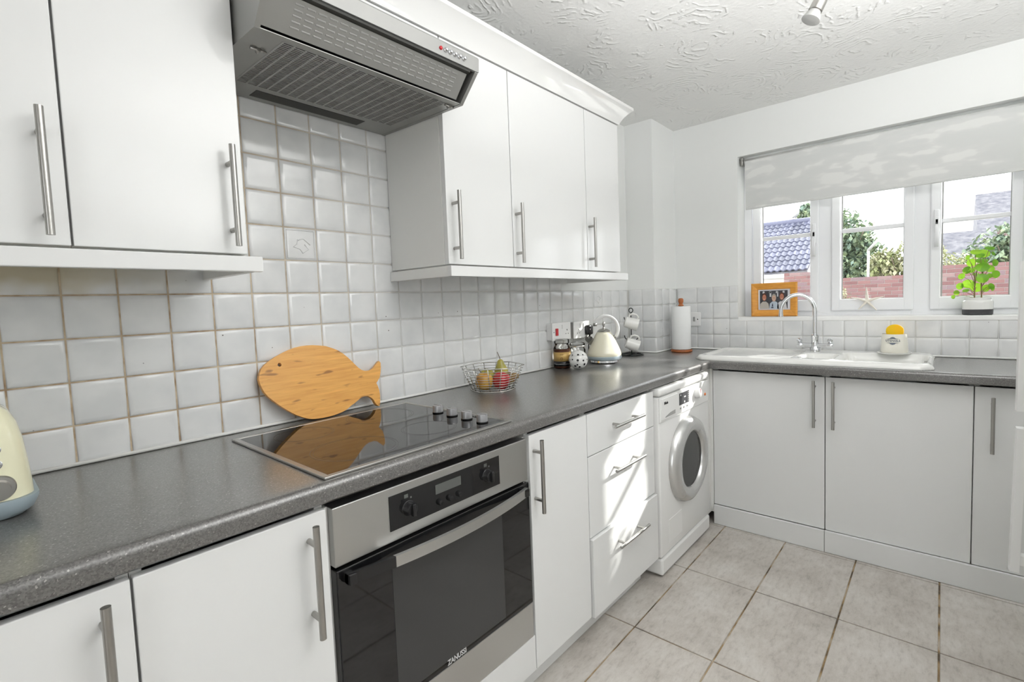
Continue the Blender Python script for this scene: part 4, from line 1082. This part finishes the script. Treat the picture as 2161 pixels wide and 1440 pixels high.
for x in (2.262, 2.295):
    b = B(); box(b, x-0.005, x+0.005, -0.053, -0.048, 1.112, 1.135, 0.002); obj('rocker', b, 'white_plastic', fp)
b = B(); box(b, 2.302, 2.350, -0.078, -0.0485, 1.068, 1.122, 0.009, 3); tube(b, [(2.326, -0.070, 1.072), (2.327, -0.06, 1.05)], 0.0045, 8)
plug = tag(obj('plug', b, 'black', smooth=40), 'black three pin plug in the double socket beside the kettle', 'plug')
plug.location.x -= 0.057; s1.location.x -= 0.060; s2.location.x -= 0.057
s3 = thing('spur_switch', 'white fused spur switch on tiles beside the kitchen roll', 'switch', (3.15, -0.322, 1.105), 'switches and sockets above the worktop')
b = B(); box(b, W-0.020, W-0.010, -0.364, -0.280, 1.063, 1.155, 0.003); fp = obj('faceplate', b, 'white_plastic', s3)
b = B(); box(b, W-0.025, W-0.020, -0.330, -0.315, 1.095, 1.125, 0.002); obj('rocker', b, 'gray_plastic', fp)
b = B(); box(b, W-0.021, W-0.0195, -0.348, -0.342, 1.105, 1.112); obj('indicator', b, 'black', fp)

# ------------------------------------------------------------------ mug tree + mugs
MC = (2.675, -0.108)
mt = thing('mug_tree', 'black wire mug tree standing in the far corner', 'mug tree', (*MC, WT))
b = B(); n = 40; tube(b, [(MC[0]+0.068*cos(2*pi*k/n), MC[1]+0.068*sin(2*pi*k/n), WT+0.004) for k in range(n)], 0.0035, 8, closed=True); tube(b, [(MC[0]-0.068, MC[1], WT+0.0045), (MC[0]+0.068, MC[1], WT+0.0045)], 0.0028, 8)
obj('base_ring', b, 'darkwire', mt)
b = B(); pole = [(MC[0], MC[1], WT+0.005), (MC[0], MC[1], WT+0.265)]
q = []
for k in range(12): a = -pi/2+2*pi*k/11; q.append((MC[0]+0.0, MC[1]+0.014*cos(a), WT+0.279+0.014*sin(a)))
tube(b, pole+q[1:], 0.003, 8); obj('pole', b, 'darkwire', mt)
sdir = Vector((-0.62, 0.30, 0)).normalized(); ldir = Vector((0.05, 0.9, 0)).normalized()
for z, s in ((0.235, 1), (0.235, -1), (0.120, 1), (0.120, -1)):
    d = ldir*s; b = B(); p0 = Vector((MC[0], MC[1], WT+z-0.03)); tube(b, [p0, p0+d*0.03+Vector((0, 0, 0.004)), p0+d*0.045+Vector((0, 0, 0.016)), p0+d*0.05+Vector((0, 0, 0.032))], 0.0028, 8); obj('arm', b, 'darkwire', mt)
def mug(loc, label, tilt):
    """mug hanging by its handle; local z is the mug axis, tilted"""
    t = thing('mug', label, 'mug', loc, 'white mugs on the mug tree')
    b = B(); lathe(b, [(0.0, 0.004), (0.026, 0.0), (0.033, 0.004), (0.036, 0.05), (0.0385, 0.082), (0.036, 0.082), (0.0335, 0.05), (0.03, 0.008), (0.0, 0.007)], (0, 0, 0), 32)
    zd = (Vector((0.56, -0.83, 0))*cos(tilt)-Vector((0, 0, 1))*sin(tilt)).normalized()
    xd = (Vector((-0.25, 0.0, 1))-zd*Vector((-0.25, 0.0, 1)).dot(zd)).normalized(); yd = zd.cross(xd)
    R_ = Matrix((xd, yd, zd)).transposed().to_4x4() @ Matrix.Translation((0, 0, -0.041))
    bmesh.ops.transform(b, matrix=R_, verts=b.verts); obj('cup', b, 'ceramic', t, smooth=50, local=True)
    b = B(); tube(b, [(0.034, 0, 0.068), (0.05, 0, 0.070), (0.060, 0, 0.055), (0.060, 0, 0.034), (0.05, 0, 0.018), (0.034, 0, 0.018)], 0.0058, 10)
    bmesh.ops.transform(b, matrix=R_, verts=b.verts); obj('mug_handle', b, 'ceramic', t, smooth=60, local=True)
vang = math.atan2(-0.83, 0.56)
mug((2.650, -0.122, WT+0.200), 'white mug hanging on the upper arm of the mug tree', 0.30)
mug((2.650, -0.126, WT+0.070), 'white mug hanging on the lower arm of the mug tree', 0.36)

# ------------------------------------------------------------------ kitchen roll
RC = (2.960, -0.310)
kr = thing('kitchen_roll_holder', 'wooden kitchen roll holder by the spur switch', 'holder', (*RC, WT))
b = B(); lathe(b, [(0.0, WT+0.001), (0.064, WT+0.001), (0.067, WT+0.006), (0.065, WT+0.016), (0.0, WT+0.018)], (*RC, 0), 40); obj('base', b, 'redwood', kr, smooth=40)
b = B(); lathe(b, [(0.010, WT+0.018), (0.010, WT+0.292), (0.017, WT+0.293), (0.018, WT+0.299), (0.012, WT+0.303), (0.011, WT+0.308), (0.016, WT+0.318), (0.017, WT+0.330), (0.015, WT+0.338), (0.011, WT+0.342), (0.0, WT+0.343)], (*RC, 0), 24); obj('pole', b, 'redwood', kr, smooth=50)
b = B(); lathe(b, [(0.019, WT+0.019), (0.058, WT+0.019), (0.059, WT+0.022), (0.059, WT+0.288), (0.058, WT+0.291), (0.019, WT+0.291), (0.019, WT+0.019)], (*RC, 0), 44)
tag(obj('kitchen_roll', b, 'paper', smooth=40), 'full white kitchen paper roll on the wooden holder', 'paper roll')

# ------------------------------------------------------------------ utensil pot
UC = (3.018, -1.400)
ZS = 0.9365
b = B(); lathe(b, [(0.0, ZS), (0.062, ZS), (0.070, ZS+0.003), (0.072, ZS+0.0075), (0.069, ZS+0.0078), (0.060, ZS+0.004), (0.0, ZS+0.0035)], (*UC, 0), 40)
sc_ = tag(obj('saucer', b, 'ceramic', smooth=50), 'shallow cream saucer under the sink tidy pot', 'saucer')
up_ = thing('utensil_pot', 'cream ceramic utensil pot with grey logo on the sink rim', 'pot', (*UC, ZS+0.008))
b = B(); lathe(b, [(0.0, ZS+0.0045), (0.054, ZS+0.0045), (0.058, ZS+0.012), (0.055, ZS+0.06), (0.051, ZS+0.100), (0.047, ZS+0.100), (0.050, ZS+0.06), (0.052, ZS+0.016), (0.0, ZS+0.014)], (*UC, 0), 44); pot_o = obj('pot', b, mat('cream ceramic', (0.78, 0.76, 0.68), 0.15, coat=0.3), up_, smooth=50)
# logo: diamond wings with the word
def bent_text(s, size, mname, parent, C_, r_fn, z, face, sx=1.0):
    me = text_mesh(s, size, 0.0003, sx, True)
    base = base_of(parent)
    for v in me.vertices:
        a = v.co.x/0.0545; zz = z+v.co.y; r = r_fn(zz)+0.0006+v.co.z
        d = Matrix.Rotation(a, 3, 'Z') @ face
        v.co = Vector((C_[0], C_[1], zz))+d*r-base
    me.materials.clear(); me.materials.append(M[mname]); me.name = 'lettering'
    o = bpy.data.objects.new('lettering', me); place(o, 'lettering', parent)
face = (Vector((CAM.x, CAM.y, 0))-Vector((UC[0], UC[1], 0))).normalized(); face = Matrix.Rotation(-0.12, 3, 'Z') @ face
rfn = lambda z: 0.060-0.009*(z-ZS-0.012)/0.088
M['logo_grey'] = mat('slate logo grey', (0.13, 0.15, 0.19), 0.5)
bent_text('UTENSILS', 0.0145, 'logo_grey', pot_o, UC, rfn, ZS+0.068, face)
b = B()
for s in (1, -1):
    pv = []
    for k in range(27):
        x = -0.026+0.002*k; ax = abs(x)
        yo = 0.0195-0.0025*ax/0.008 if ax < 0.008 else (0.017-0.0045*(ax-0.008)/0.004 if ax < 0.012 else 0.0125-0.0030*(ax-0.012)/0.014)
        d = Matrix.Rotation(x/0.0545, 3, 'Z') @ face; cur = []
        for y in (0.0092, max(yo, 0.0096)):
            zz = ZS+0.068+s*y; cur.append(b.verts.new(Vector((UC[0], UC[1], zz))+d*(rfn(zz)+0.0010)))
        if pv: b.faces.new((pv[0], cur[0], cur[1], pv[1]))
        pv = cur
bmesh.ops.triangulate(b, faces=b.faces); obj('logo', b, 'logo_grey', pot_o)
# yellow scrubber
b = B(); hw = 0.038; hh_ = 0.075
loop = [(-0.026, 0.0), (0.026, 0.0), (0.032, 0.03), (0.037, 0.05)]+[(0.037*cos(a), 0.055+0.030*sin(a)) for a in [pi*k/10 for k in range(1, 10)]]+[(-0.037, 0.05), (-0.032, 0.03)]
sxd = face.cross(Vector((0, 0, 1))).normalized()
c0 = Vector((UC[0], UC[1], ZS+0.058)); 
Fv = [b.verts.new(c0+sxd*(x-0.002)+Vector((0, 0, y*1.05))+face*0.007) for x, y in loop]; Kv = [b.verts.new(c0+sxd*(x-0.002)+Vector((0, 0, y*1.05))-face*0.007) for x, y in loop]
b.faces.new(Fv); b.faces.new(Kv[::-1])
for k in range(len(loop)): b.faces.new((Fv[k], Fv[(k+1) % len(loop)], Kv[(k+1) % len(loop)], Kv[k]))
bmesh.ops.bevel(b, geom=[e for e in b.edges if len({v in Fv for v in e.verts}) == 1], offset=0.003, segments=2, affect='EDGES')
tag(obj('scrubbing_sponge', b, 'yellow', smooth=40), 'bright yellow rounded sponge standing in the utensil pot', 'sponge')

# ------------------------------------------------------------------ photo frame
pf = thing('photo_frame', 'orange wooden photo frame with three people on the window sill', 'photo frame', (3.205, -0.795, OZ0+0.002))
y0, y1, z0, z1 = -0.925, -0.667, OZ0+0.004, 1.326
b = B(); t = 0.038
O_ = [(y1, z0), (y0, z0), (y0, z1), (y1, z1)]; lv = []
for ins, x in ((0, 3.213), (0, 3.199), (0.008, 3.194), (0.022, 3.197), (0.036, 3.201), (0.040, 3.208)):
    lv.append([b.verts.new((x, y+(-ins if y == y1 else ins), z+(ins if z == z0 else -ins))) for y, z in O_])
for p, q_ in zip(lv, lv[1:]):
    for k in range(4): b.faces.new((p[k], p[(k+1) % 4], q_[(k+1) % 4], q_[k]))
b.faces.new(lv[0][::-1]); obj('frame', b, 'oak', pf)
b = B(); box(b, 3.2075, 3.2085, y0+0.039, y1-0.039, z0+0.039, z1-0.039); mount = obj('mount', b, mat('pale mount', (0.62, 0.62, 0.66), 0.6), pf)
ya, yb, za, zb_ = -0.872, -0.716, z0+0.047, z1-0.047
def flatpoly(pts2, m, x, nm):
    b = B(); prism(b, pts2, 'X', x, x+0.0007); return obj(nm, b, m, mount)
ph = lambda u, v_: (yb-(yb-ya)*u, za+(zb_-za)*v_)
MM = {k: mat('photo '+k, c, 0.35) for k, c in dict(back=(0.06, 0.06, 0.07), skin1=(0.50, 0.20, 0.12), skin2=(0.60, 0.38, 0.28), shirt=(0.45, 0.52, 0.60), grey=(0.45, 0.42, 0.38), pale=(0.6, 0.6, 0.62), hair=(0.35, 0.34, 0.3), brown=(0.10, 0.04, 0.03), navy=(0.03, 0.03, 0.06)).items()}
flatpoly([ph(0, 0), ph(1, 0), ph(1, 1), ph(0, 1)], MM['back'], 3.2066, 'photo')
def ell(u, v_, a, c, m, x): flatpoly([ph(u+a*cos(2*pi*k/18), v_+c*sin(2*pi*k/18)) for k in range(18)], m, x, 'photo_detail')
for u0 in (0.12, 0.36, 0.6, 0.84): flatpoly([ph(u0-0.02, 0.86), ph(u0+0.06, 0.86), ph(u0+0.05, 0.97), ph(u0-0.01, 0.97)], MM['pale'], 3.2055, 'photo_detail')
flatpoly([ph(0.36, 0.66), ph(0.42, 0.66), ph(0.42, 0.95), ph(0.36, 0.95)], MM['pale'], 3.2055, 'photo_detail'); flatpoly([ph(0.63, 0.66), ph(0.67, 0.66), ph(0.67, 0.95), ph(0.63, 0.95)], MM['pale'], 3.2055, 'photo_detail')
for u, v_, sk, hr, sh in ((0.17, 0.62, 'skin1', 'brown', 'grey'), (0.52, 0.56, 'skin2', 'hair', 'shirt'), (0.80, 0.64, 'skin1', 'brown', 'pale')):
    flatpoly([ph(max(u-0.17, 0.0), 0.0), ph(min(u+0.18, 1), 0.0), ph(min(u+0.15, 1), 0.28), ph(u+0.06, 0.40), ph(u-0.06, 0.40), ph(u-0.15, 0.28)], MM[sh], 3.2045, 'photo_detail')
    ell(u, v_+0.06, 0.085, 0.20, MM[hr], 3.2035); ell(u, v_, 0.070, 0.17, MM[sk], 3.2025)
    for e in (-1, 1): ell(u+e*0.026, v_+0.03, 0.010, 0.016, MM['navy'], 3.2015)
    flatpoly([ph(u-0.03, v_-0.085), ph(u+0.03, v_-0.085), ph(u+0.018, v_-0.105), ph(u-0.018, v_-0.105)], MM['pale'], 3.2015, 'photo_detail')
flatpoly([ph(0.44, 0.12), ph(0.49, 0.12), ph(0.475, 0.28), ph(0.455, 0.28)], MM['navy'], 3.2032, 'photo_detail'); flatpoly([ph(0.42, 0.03), ph(0.5, 0.03), ph(0.5, 0.09), ph(0.42, 0.09)], MM['navy'], 3.2032, 'photo_detail')
b = B(); box(b, 3.2132, 3.2165, y0+0.002, y1-0.002, z0+0.002, z1-0.002); obj('back_board', b, 'rubber', pf)
b = B(); prism(b, [(3.213, z0+0.10), (3.216, z0+0.10), (3.25, z0-0.001), (3.246, z0-0.001)], 'Y', -0.81, -0.78); obj('stand', b, 'black', pf)

# ------------------------------------------------------------------ starfish
b = B(); sc0 = Vector((3.272, -1.261, 1.199))
for k, (a, L_) in enumerate([(1.62, 0.078), (0.30, 0.078), (-0.85, 0.068), (-2.30, 0.060), (2.84, 0.080)]):
    d = Vector((0, -cos(a), sin(a)))
    off = Vector((-0.004, 0, 0))
    tube(b, [sc0, sc0+d*L_*0.5+off*1.2+Vector((0, 0, 0.003 if k in (1, 4) else 0)), sc0+d*L_+off], 0.0085, 10, scl=[1.2, 0.8, 0.3], flat=0.8)
tag(obj('starfish', b, 'starfish', smooth=60), 'white dried starfish leaning on the middle window pane', 'starfish')

# ------------------------------------------------------------------ potted plant
QC = (3.225, -1.716)
pl = thing('potted_plant', 'green round-leaved plant in white and dark grey pot on the window sill', 'plant', (*QC, OZ0+0.002))
zb0 = OZ0+0.002
b = B(); lathe(b, [(0.0, zb0+0.0005), (0.052, zb0+0.0005), (0.057, zb0+0.003), (0.058, zb0+0.028)], (*QC, 0), 44); obj('pot_base', b, 'greypl', pl, smooth=50, label='dark grey lower band of the pot')
b = B(); lathe(b, [(0.058, zb0+0.028), (0.058, zb0+0.062), (0.055, zb0+0.070), (0.050, zb0+0.073), (0.050, zb0+0.085), (0.047, zb0+0.085), (0.046, zb0+0.073), (0.045, zb0+0.060)], (*QC, 0), 44); obj('pot', b, 'ceramic', pl, smooth=50)
b = B(); lathe(b, [(0.0, zb0+0.07), (0.046, zb0+0.07)], (*QC, 0), 24); obj('soil', b, 'soil', pl)
# leaf mesh: round cupped disc, origin at petiole joint near centre, normal +Z
b = B(); n = 14; R0_ = 1.0
cc = b.verts.new((0, 0, 0.0)); r1 = [b.verts.new((0.55*cos(2*pi*k/n), 0.55*sin(2*pi*k/n)*0.95, 0.03)) for k in range(n)]; r2_ = [b.verts.new((1.0*cos(2*pi*k/n), sin(2*pi*k/n)*0.92, -0.06+0.04*cos(4*pi*k/n))) for k in range(n)]
for k in range(n):
    b.faces.new((cc, r1[k], r1[(k+1) % n])).smooth = True; b.faces.new((r1[k], r2_[k], r2_[(k+1) % n], r1[(k+1) % n])).smooth = True
leaf = bpy.data.meshes.new('leaf'); b.to_mesh(leaf); b.free(); leaf.materials.append(M['pilea'])
# positions measured on the plant: (y, z, radius, tilt-kind)
zoom = lambda u, v_: (-1.654-(u-310)*0.120/565, 1.213-(v_-985)*0.00029)
LV = [(550, 240, 88, .7, 0), (690, 270, 105, .35, .3), (775, 195, 78, .8, .3), (845, 290, 45, .3, 1.2), (480, 415, 90, 0, -.7), (410, 330, 55, .2, -1.3), (655, 390, 100, .8, .2), (660, 505, 112, .35, .1), (400, 540, 85, .2, -.8), (500, 540, 70, .4, -1.1), (890, 440, 78, .0, 1.2), (800, 530, 85, .2, .7), (905, 630, 85, .0, .9), (670, 690, 102, .05, .2), (800, 650, 55, .1, .9), (310, 640, 68, .2, -.8), (430, 775, 98, .05, -.2), (580, 840, 102, .1, .0), (285, 810, 78, .1, -.9), (400, 885, 60, .7, -.3), (745, 860, 82, -.1, 1.15), (830, 830, 70, .2, 1.0), (860, 865, 60, 0, 1.35), (225, 920, 58, .0, -.9), (170, 990, 48, .1, -1.3), (620, 310, 70, .6, -.3), (560, 610, 55, .8, .2), (720, 440, 60, .7, .4)]
view = (CAM-Vector((3.225, -1.716, 1.3))).normalized()
root = Vector((QC[0], QC[1], zb0+0.07))
sb = B()
trunk1, trunk2 = [root+Vector((0, 0.012, 0)), root+Vector((0.002, 0.012, 0.07)), root+Vector((0, 0.004, 0.15))], [root+Vector((0, -0.014, 0)), root+Vector((0, -0.012, 0.09)), root+Vector((0.003, -0.02, 0.18))]
for tk in (trunk1, trunk2): tube(sb, tk, 0.0028, 8)
random.seed(3)
for u, v_, r, upk, sd2 in LV:
    y, z = zoom(u, v_); rr = r*0.000245
    x = 3.225+random.uniform(-0.045, 0.03)
    if z < 1.24: x = 3.225+random.uniform(-0.05, -0.02)
    nrm = (view*1.0+Vector((0, 0, upk*1.6))+Vector((0, -sd2*0.9, 0))+Vector((random.uniform(-.15, .15), random.uniform(-.15, .15), 0))).normalized()
    q4 = nrm.to_track_quat('Z', 'Y')
    o = bpy.data.objects.new('leaf', leaf); COL.objects.link(o); o.parent = pl
    o.location = Vector((x, y, z))-Vector(pl.location); o.rotation_euler = q4.to_euler(); o.scale = (rr, rr, rr)
    p1 = Vector((x, y, z))-nrm*0.002
    tk = trunk1 if y > QC[1] else trunk2
    hgt = max(0.01, min(0.15, (z-root.z)*0.55)); s0 = root+Vector((0, (tk[0]-root).y, hgt))
    tube(sb, [s0, s0.lerp(p1, 0.5)+Vector((0.0, 0, 0.012)), p1], 0.0012, 5)
obj('stems', sb, 'stem', pl)

# ------------------------------------------------------------------ ceiling spotlight bar
sl = thing('spotlight_bar', 'brushed steel ceiling spotlight bar, one spot head hanging into view', 'light fitting', (1.66, -1.30, H))
b = B(); lathe(b, [(0.0, 2.345), (0.05, 2.347), (0.055, 2.369)], (1.66, -1.30, 0), 28); obj('ceiling_rose', b, 'steel', sl)
b = B(); tube(b, [(1.30, -1.30, 2.33), (2.0, -1.30, 2.33)], 0.011, 14); obj('bar', b, 'steel', sl)
def spot(x, d, sh=None):
    d = Vector(d).normalized(); p0 = Vector((x, -1.30, 2.32)) if sh is None else Vector(sh)
    h = bpy.data.objects.new('spot_head', None)
    b = B(); tube(b, [(x, -1.30, 2.33), tuple(p0)], 0.006, 10)
    pts, sc4 = [], []
    for t_, r in ((0.0, 0.5), (0.012, 0.8), (0.03, 0.95), (0.075, 1.0), (0.078, 0.85)): pts.append(p0+d*t_); sc4.append(r)
    tube(b, pts, 0.022, 20, scl=sc4); o = obj('spot_head', b, 'steel', sl, smooth=40)
    b = B(); pts, sc4 = [], []
    for t_, r in ((0.074, 0.8), (0.085, 1.0), (0.098, 1.25), (0.106, 1.35), (0.107, 1.2)): pts.append(p0+d*t_); sc4.append(r)
    tube(b, pts, 0.022, 22, scl=sc4); obj('lamp_collar', b, 'gray_plastic', o, smooth=40)
    b = B()
    n_ = (CAM-p0).normalized(); s_ = d.cross(n_).normalized()
    return o
spot(1.92, (-0.12, 0.22, -0.50), (1.90, -1.275, 2.262))
spot(1.66, (0.3, 0.3, -0.6)); spot(1.36, (-0.3, 0.3, -0.6))

# ------------------------------------------------------------------ outdoors
b = B(); box(b, W+0.3, 40, -25, 25, -0.25, -0.15)
obj('ground', b, 'paving', kind='structure')
gw = thing('garden_wall', 'red brick garden wall beyond the window, stepping up at both ends', 'garden wall', (12.1, -0.8, -0.15))
segs = [(1.12, 0.42, 1.70), (0.42, -1.42, 1.53), (-1.42, -3.1, 1.67)]
b = B()
for ya_, yb_, zt in segs: box(b, 12.012, 12.22, yb_, ya_, -0.15, zt-0.004)
obj('mortar_core', b, 'mortar', gw)
b = B(); box(b, 12.0, 12.22, -9, -3.1, -0.15, 1.67); obj('far_run', b, 'farbrick', gw, label='plainer far run of brickwork')
bme = slab_mesh('brick', 0.217, 0.067, 0.022, 0.004, 'brick')
cnt = 0
for ya_, yb_, zt in segs:
    for r in range(9):
        zc = zt-0.0375-r*0.075
        if zc < 1.0: break
        y = ya_-(0.1125 if r % 2 == 0 else 0.0)
        while y-0.06 > yb_:
            L_ = 0.225; yc = y-0.1125
            y1c = max(y-L_, yb_); wid = (y-y1c)
            if wid > 0.05:
                o = piece('brick', bme, (12.022, (y+y1c)/2, zc), gw, (0, -pi/2, 0)); o.rotation_euler = Matrix(((0, 0, -1), (-1, 0, 0), (0, 1, 0))).to_euler(); o.scale = ((wid-0.008)/0.217, 1, 1); cnt += 1
            y -= L_
        if r % 2 == 0:
            o = piece('brick', bme, (12.022, ya_-0.056, zc), gw); o.rotation_euler = Matrix(((0, 0, -1), (-1, 0, 0), (0, 1, 0))).to_euler(); o.scale = (0.104/0.217, 1, 1)
# garage with pantile roof
gg = thing('garage', 'white garage with a blue grey pantiled roof seen through the left pane', 'garage', (14, 2.4, -0.15))
b = B(); box(b, 12.75, 17.5, 0.85, 4.6, -0.15, 1.70)
prism(b, [(12.75, 1.70), (15.2, 3.10), (17.5, 1.70)], 'Y', 0.86, 4.6); obj('walls', b, 'render', gg)
b = B(); box(b, 12.58, 12.66, 0.74, 4.7, 1.62, 1.76, 0.01); obj('fascia', b, 'trimwhite', gg)
b = B(); box(b, 12.70, 12.75, 1.10, 3.4, -0.1, 1.50)
for k in range(16): box(b, 12.69, 12.70, 1.14+k*0.14, 1.25+k*0.14, -0.1, 1.49)
obj('garage_door', b, 'trimwhite', gg)
sl_a = math.atan2(3.2-1.80, 15.2-12.6); sl_l = math.hypot(1.4, 2.6)
b = B(); prism(b, [(12.55, 1.745), (15.2, 3.17), (15.2, 3.08), (12.6, 1.68)], 'Y', 0.76, 4.7); prism(b, [(15.2, 3.17), (17.7, 1.78), (17.7, 1.70), (15.2, 3.08)], 'Y', 0.76, 4.7); obj('roof_deck', b, 'farroof', gg)
b = B(); n = 12; tw, tl = 0.27, 0.30; g1, g2 = [], []
for k in range(n+1):
    y = tw*k/n; z = 0.018*sin(2*pi*2*k/n)+0.02
    g1.append(b.verts.new((0, y, z+0.018))); g2.append(b.verts.new((tl, y, z)))
g0 = [b.verts.new((0, v.co.y, v.co.z-0.03)) for v in g1]
for k in range(n):
    b.faces.new((g1[k], g1[k+1], g2[k+1], g2[k])); b.faces.new((g0[k], g0[k+1], g1[k+1], g1[k]))
bmesh.ops.recalc_face_normals(b, faces=b.faces)
rt_me = bpy.data.meshes.new('roof_tile'); b.to_mesh(rt_me); b.free(); rt_me.materials.append(M['pantile'])
for r in range(11):
    for c in range(11):
        s_ = r*0.27; px = 12.54+cos(sl_a)*s_; pz = 1.765+sin(sl_a)*s_
        piece('roof_tile', rt_me, (px, 0.75+c*0.265, pz), gg, (0, -sl_a+random.uniform(-.01, .01), 0))
b = B()
tube(b, [(15.22, 0.75, 3.20), (15.22, 4.7, 3.20)], 0.10, 12); obj('ridge', b, 'pantile', gg)
# bird on the ridge
bd = thing('bird', 'grey pigeon perched on the garage roof ridge', 'bird', (15.2, 1.53, 3.302))
b = B(); tube(b, [(15.2, 1.62, 3.33), (15.2, 1.56, 3.37), (15.2, 1.51, 3.44), (15.2, 1.48, 3.51), (15.2, 1.475, 3.55), (15.2, 1.46, 3.58)], 0.065, 12, scl=[0.25, 0.8, 1.0, 0.6, 0.55, 0.1]); obj('body', b, 'gray_plastic', bd, smooth=70)
b = B(); tube(b, [(15.2, 1.465, 3.56), (15.2, 1.42, 3.545)], 0.012, 6, scl=[1, 0.2]); obj('beak', b, 'black', bd)
b = B(); tube(b, [(15.2, 1.53, 3.40), (15.2, 1.53, 3.302)], 0.008, 6); obj('leg', b, 'black', bd)
# houses behind
def house(label, x0, x1, ya_, yb_, ze, zr):
    t = thing('house', label, 'house', ((x0+x1)/2, (ya_+yb_)/2, -0.15), 'houses beyond the garden wall')
    b = B(); box(b, x0+0.3, x1+2, yb_, ya_, -0.15, ze); obj('walls', b, 'farbrick', t)
    b = B(); prism(b, [(x0, ze-0.1), (x1, zr), (x1+2.4, ze-0.1)], 'Y', yb_-0.1, ya_+0.1); obj('roof', b, 'farroof', t)
house('far house with a tall grey roof, upper right of the right pane', 28, 30.5, -2.80, -9, 3.7, 5.42)
house('lower far house roof between the trees', 21.5, 23.4, -0.75, -2.9, 2.0, 3.22)
# trees
def tree(name, label, c, rad, n_leaf, m, trunk_z, ls=0.07, seed=1, blobs=None):
    t = thing(name, label, 'tree', (c[0], c[1], -0.15), 'trees and shrubs beyond the garden wall')
    rnd = random.Random(seed); b = B()
    bl_ = blobs or [(0, 0, 0, 1)]
    for i in range(n_leaf):
        bx, by, bz, br_ = rnd.choice(bl_)
        while True:
            p = Vector((rnd.uniform(-1, 1), rnd.uniform(-1, 1), rnd.uniform(-1, 1)))
            if p.length < 1 and p.length > 0.25: break
        p = Vector((c[0]+(bx+p.x*br_)*rad[0], c[1]+(by+p.y*br_)*rad[1], c[2]+(bz+p.z*br_)*rad[2]))
        u_ = Vector((rnd.uniform(-1, 1), rnd.uniform(-1, 1), rnd.uniform(-1, 1))).normalized(); v_ = frame_of(u_)[0]; s = ls*rnd.uniform(0.6, 1.3)
        vs4 = [b.verts.new(p+u_*s), b.verts.new(p+v_*s*0.5), b.verts.new(p-u_*s), b.verts.new(p-v_*s*0.5)]
        b.faces.new(vs4)
    obj('foliage', b, m, t, kind='stuff')
    b = B(); tube(b, [(c[0], c[1], -0.15), (c[0]+0.05, c[1], trunk_z*0.5), (c[0], c[1]+0.04, trunk_z)], 0.09, 8, scl=[1.2, 0.9, 0.4])
    for k in range(5):
        a = k*1.3; e = Vector((c[0]+rad[0]*0.6*cos(a), c[1]+rad[1]*0.6*sin(a), c[2]+rad[2]*(0.1+0.12*k))); tube(b, [(c[0], c[1], trunk_z*0.6), e], 0.03, 6, scl=[1, 0.3])
    obj('trunk', b, 'bark', t)
tree('tree', 'tall blue green tree filling the left of the middle pane', (19.2, 0.87, 2.40), (1.2, 1.45, 1.9), 9000, 'leaf1', 3.0, 0.10, 1, [(0, -0.55, -0.45, 0.35), (0, -0.2, -0.5, 0.45), (0, 0, -0.2, 0.7), (0, 0.2, 0.3, 0.6), (0, -0.35, -0.2, 0.5), (0, 0.5, 0.6, 0.35), (0, 0.75, 0.75, 0.25), (0, -0.1, 0.2, 0.5)])
tree('shrub', 'yellow green shrub behind the wall, right of the middle pane', (14.6, -0.9, 1.75), (0.7, 0.75, 0.75), 2600, 'leaf2', 1.7, 0.07, 2, [(0, 0, 0, 0.8), (0, 0.5, 0.1, 0.5), (0, -0.5, 0.35, 0.5)])
tree('tree', 'blue green tree behind the potted plant in the right pane', (15.5, -2.85, 1.8), (0.9, 1.1, 1.05), 4600, 'leaf1', 1.9, 0.08, 3, [(0, 0, 0, 0.85), (0, 0.45, -0.2, 0.55), (0, -0.2, 0.25, 0.6)])
tree('shrub', 'pale shrub low behind the wall at the left of the right pane', (13.0, -1.76, 1.50), (0.42, 0.55, 0.45), 1200, 'leaf2', 1.4, 0.055, 4)
tree('shrub', 'small light green shrub in front of the brick wall', (11.4, -0.02, 1.0), (0.22, 0.22, 0.35), 300, 'leaf2', 0.9, 0.04, 5)
# lamp post
lp = thing('lamp_post', 'thin grey street lamp post in front of the tall tree', 'lamp post', (13.2, -0.32, -0.15))
b = B(); tube(b, [(13.2, -0.32, -0.15), (13.2, -0.32, 2.16)], 0.025, 10); obj('pole', b, 'gray_plastic', lp)
b = B(); tube(b, [(13.2, -0.32, 2.14), (13.2, -0.50, 2.36)], 0.03, 8); obj('lamp_arm', b, 'gray_plastic', lp)
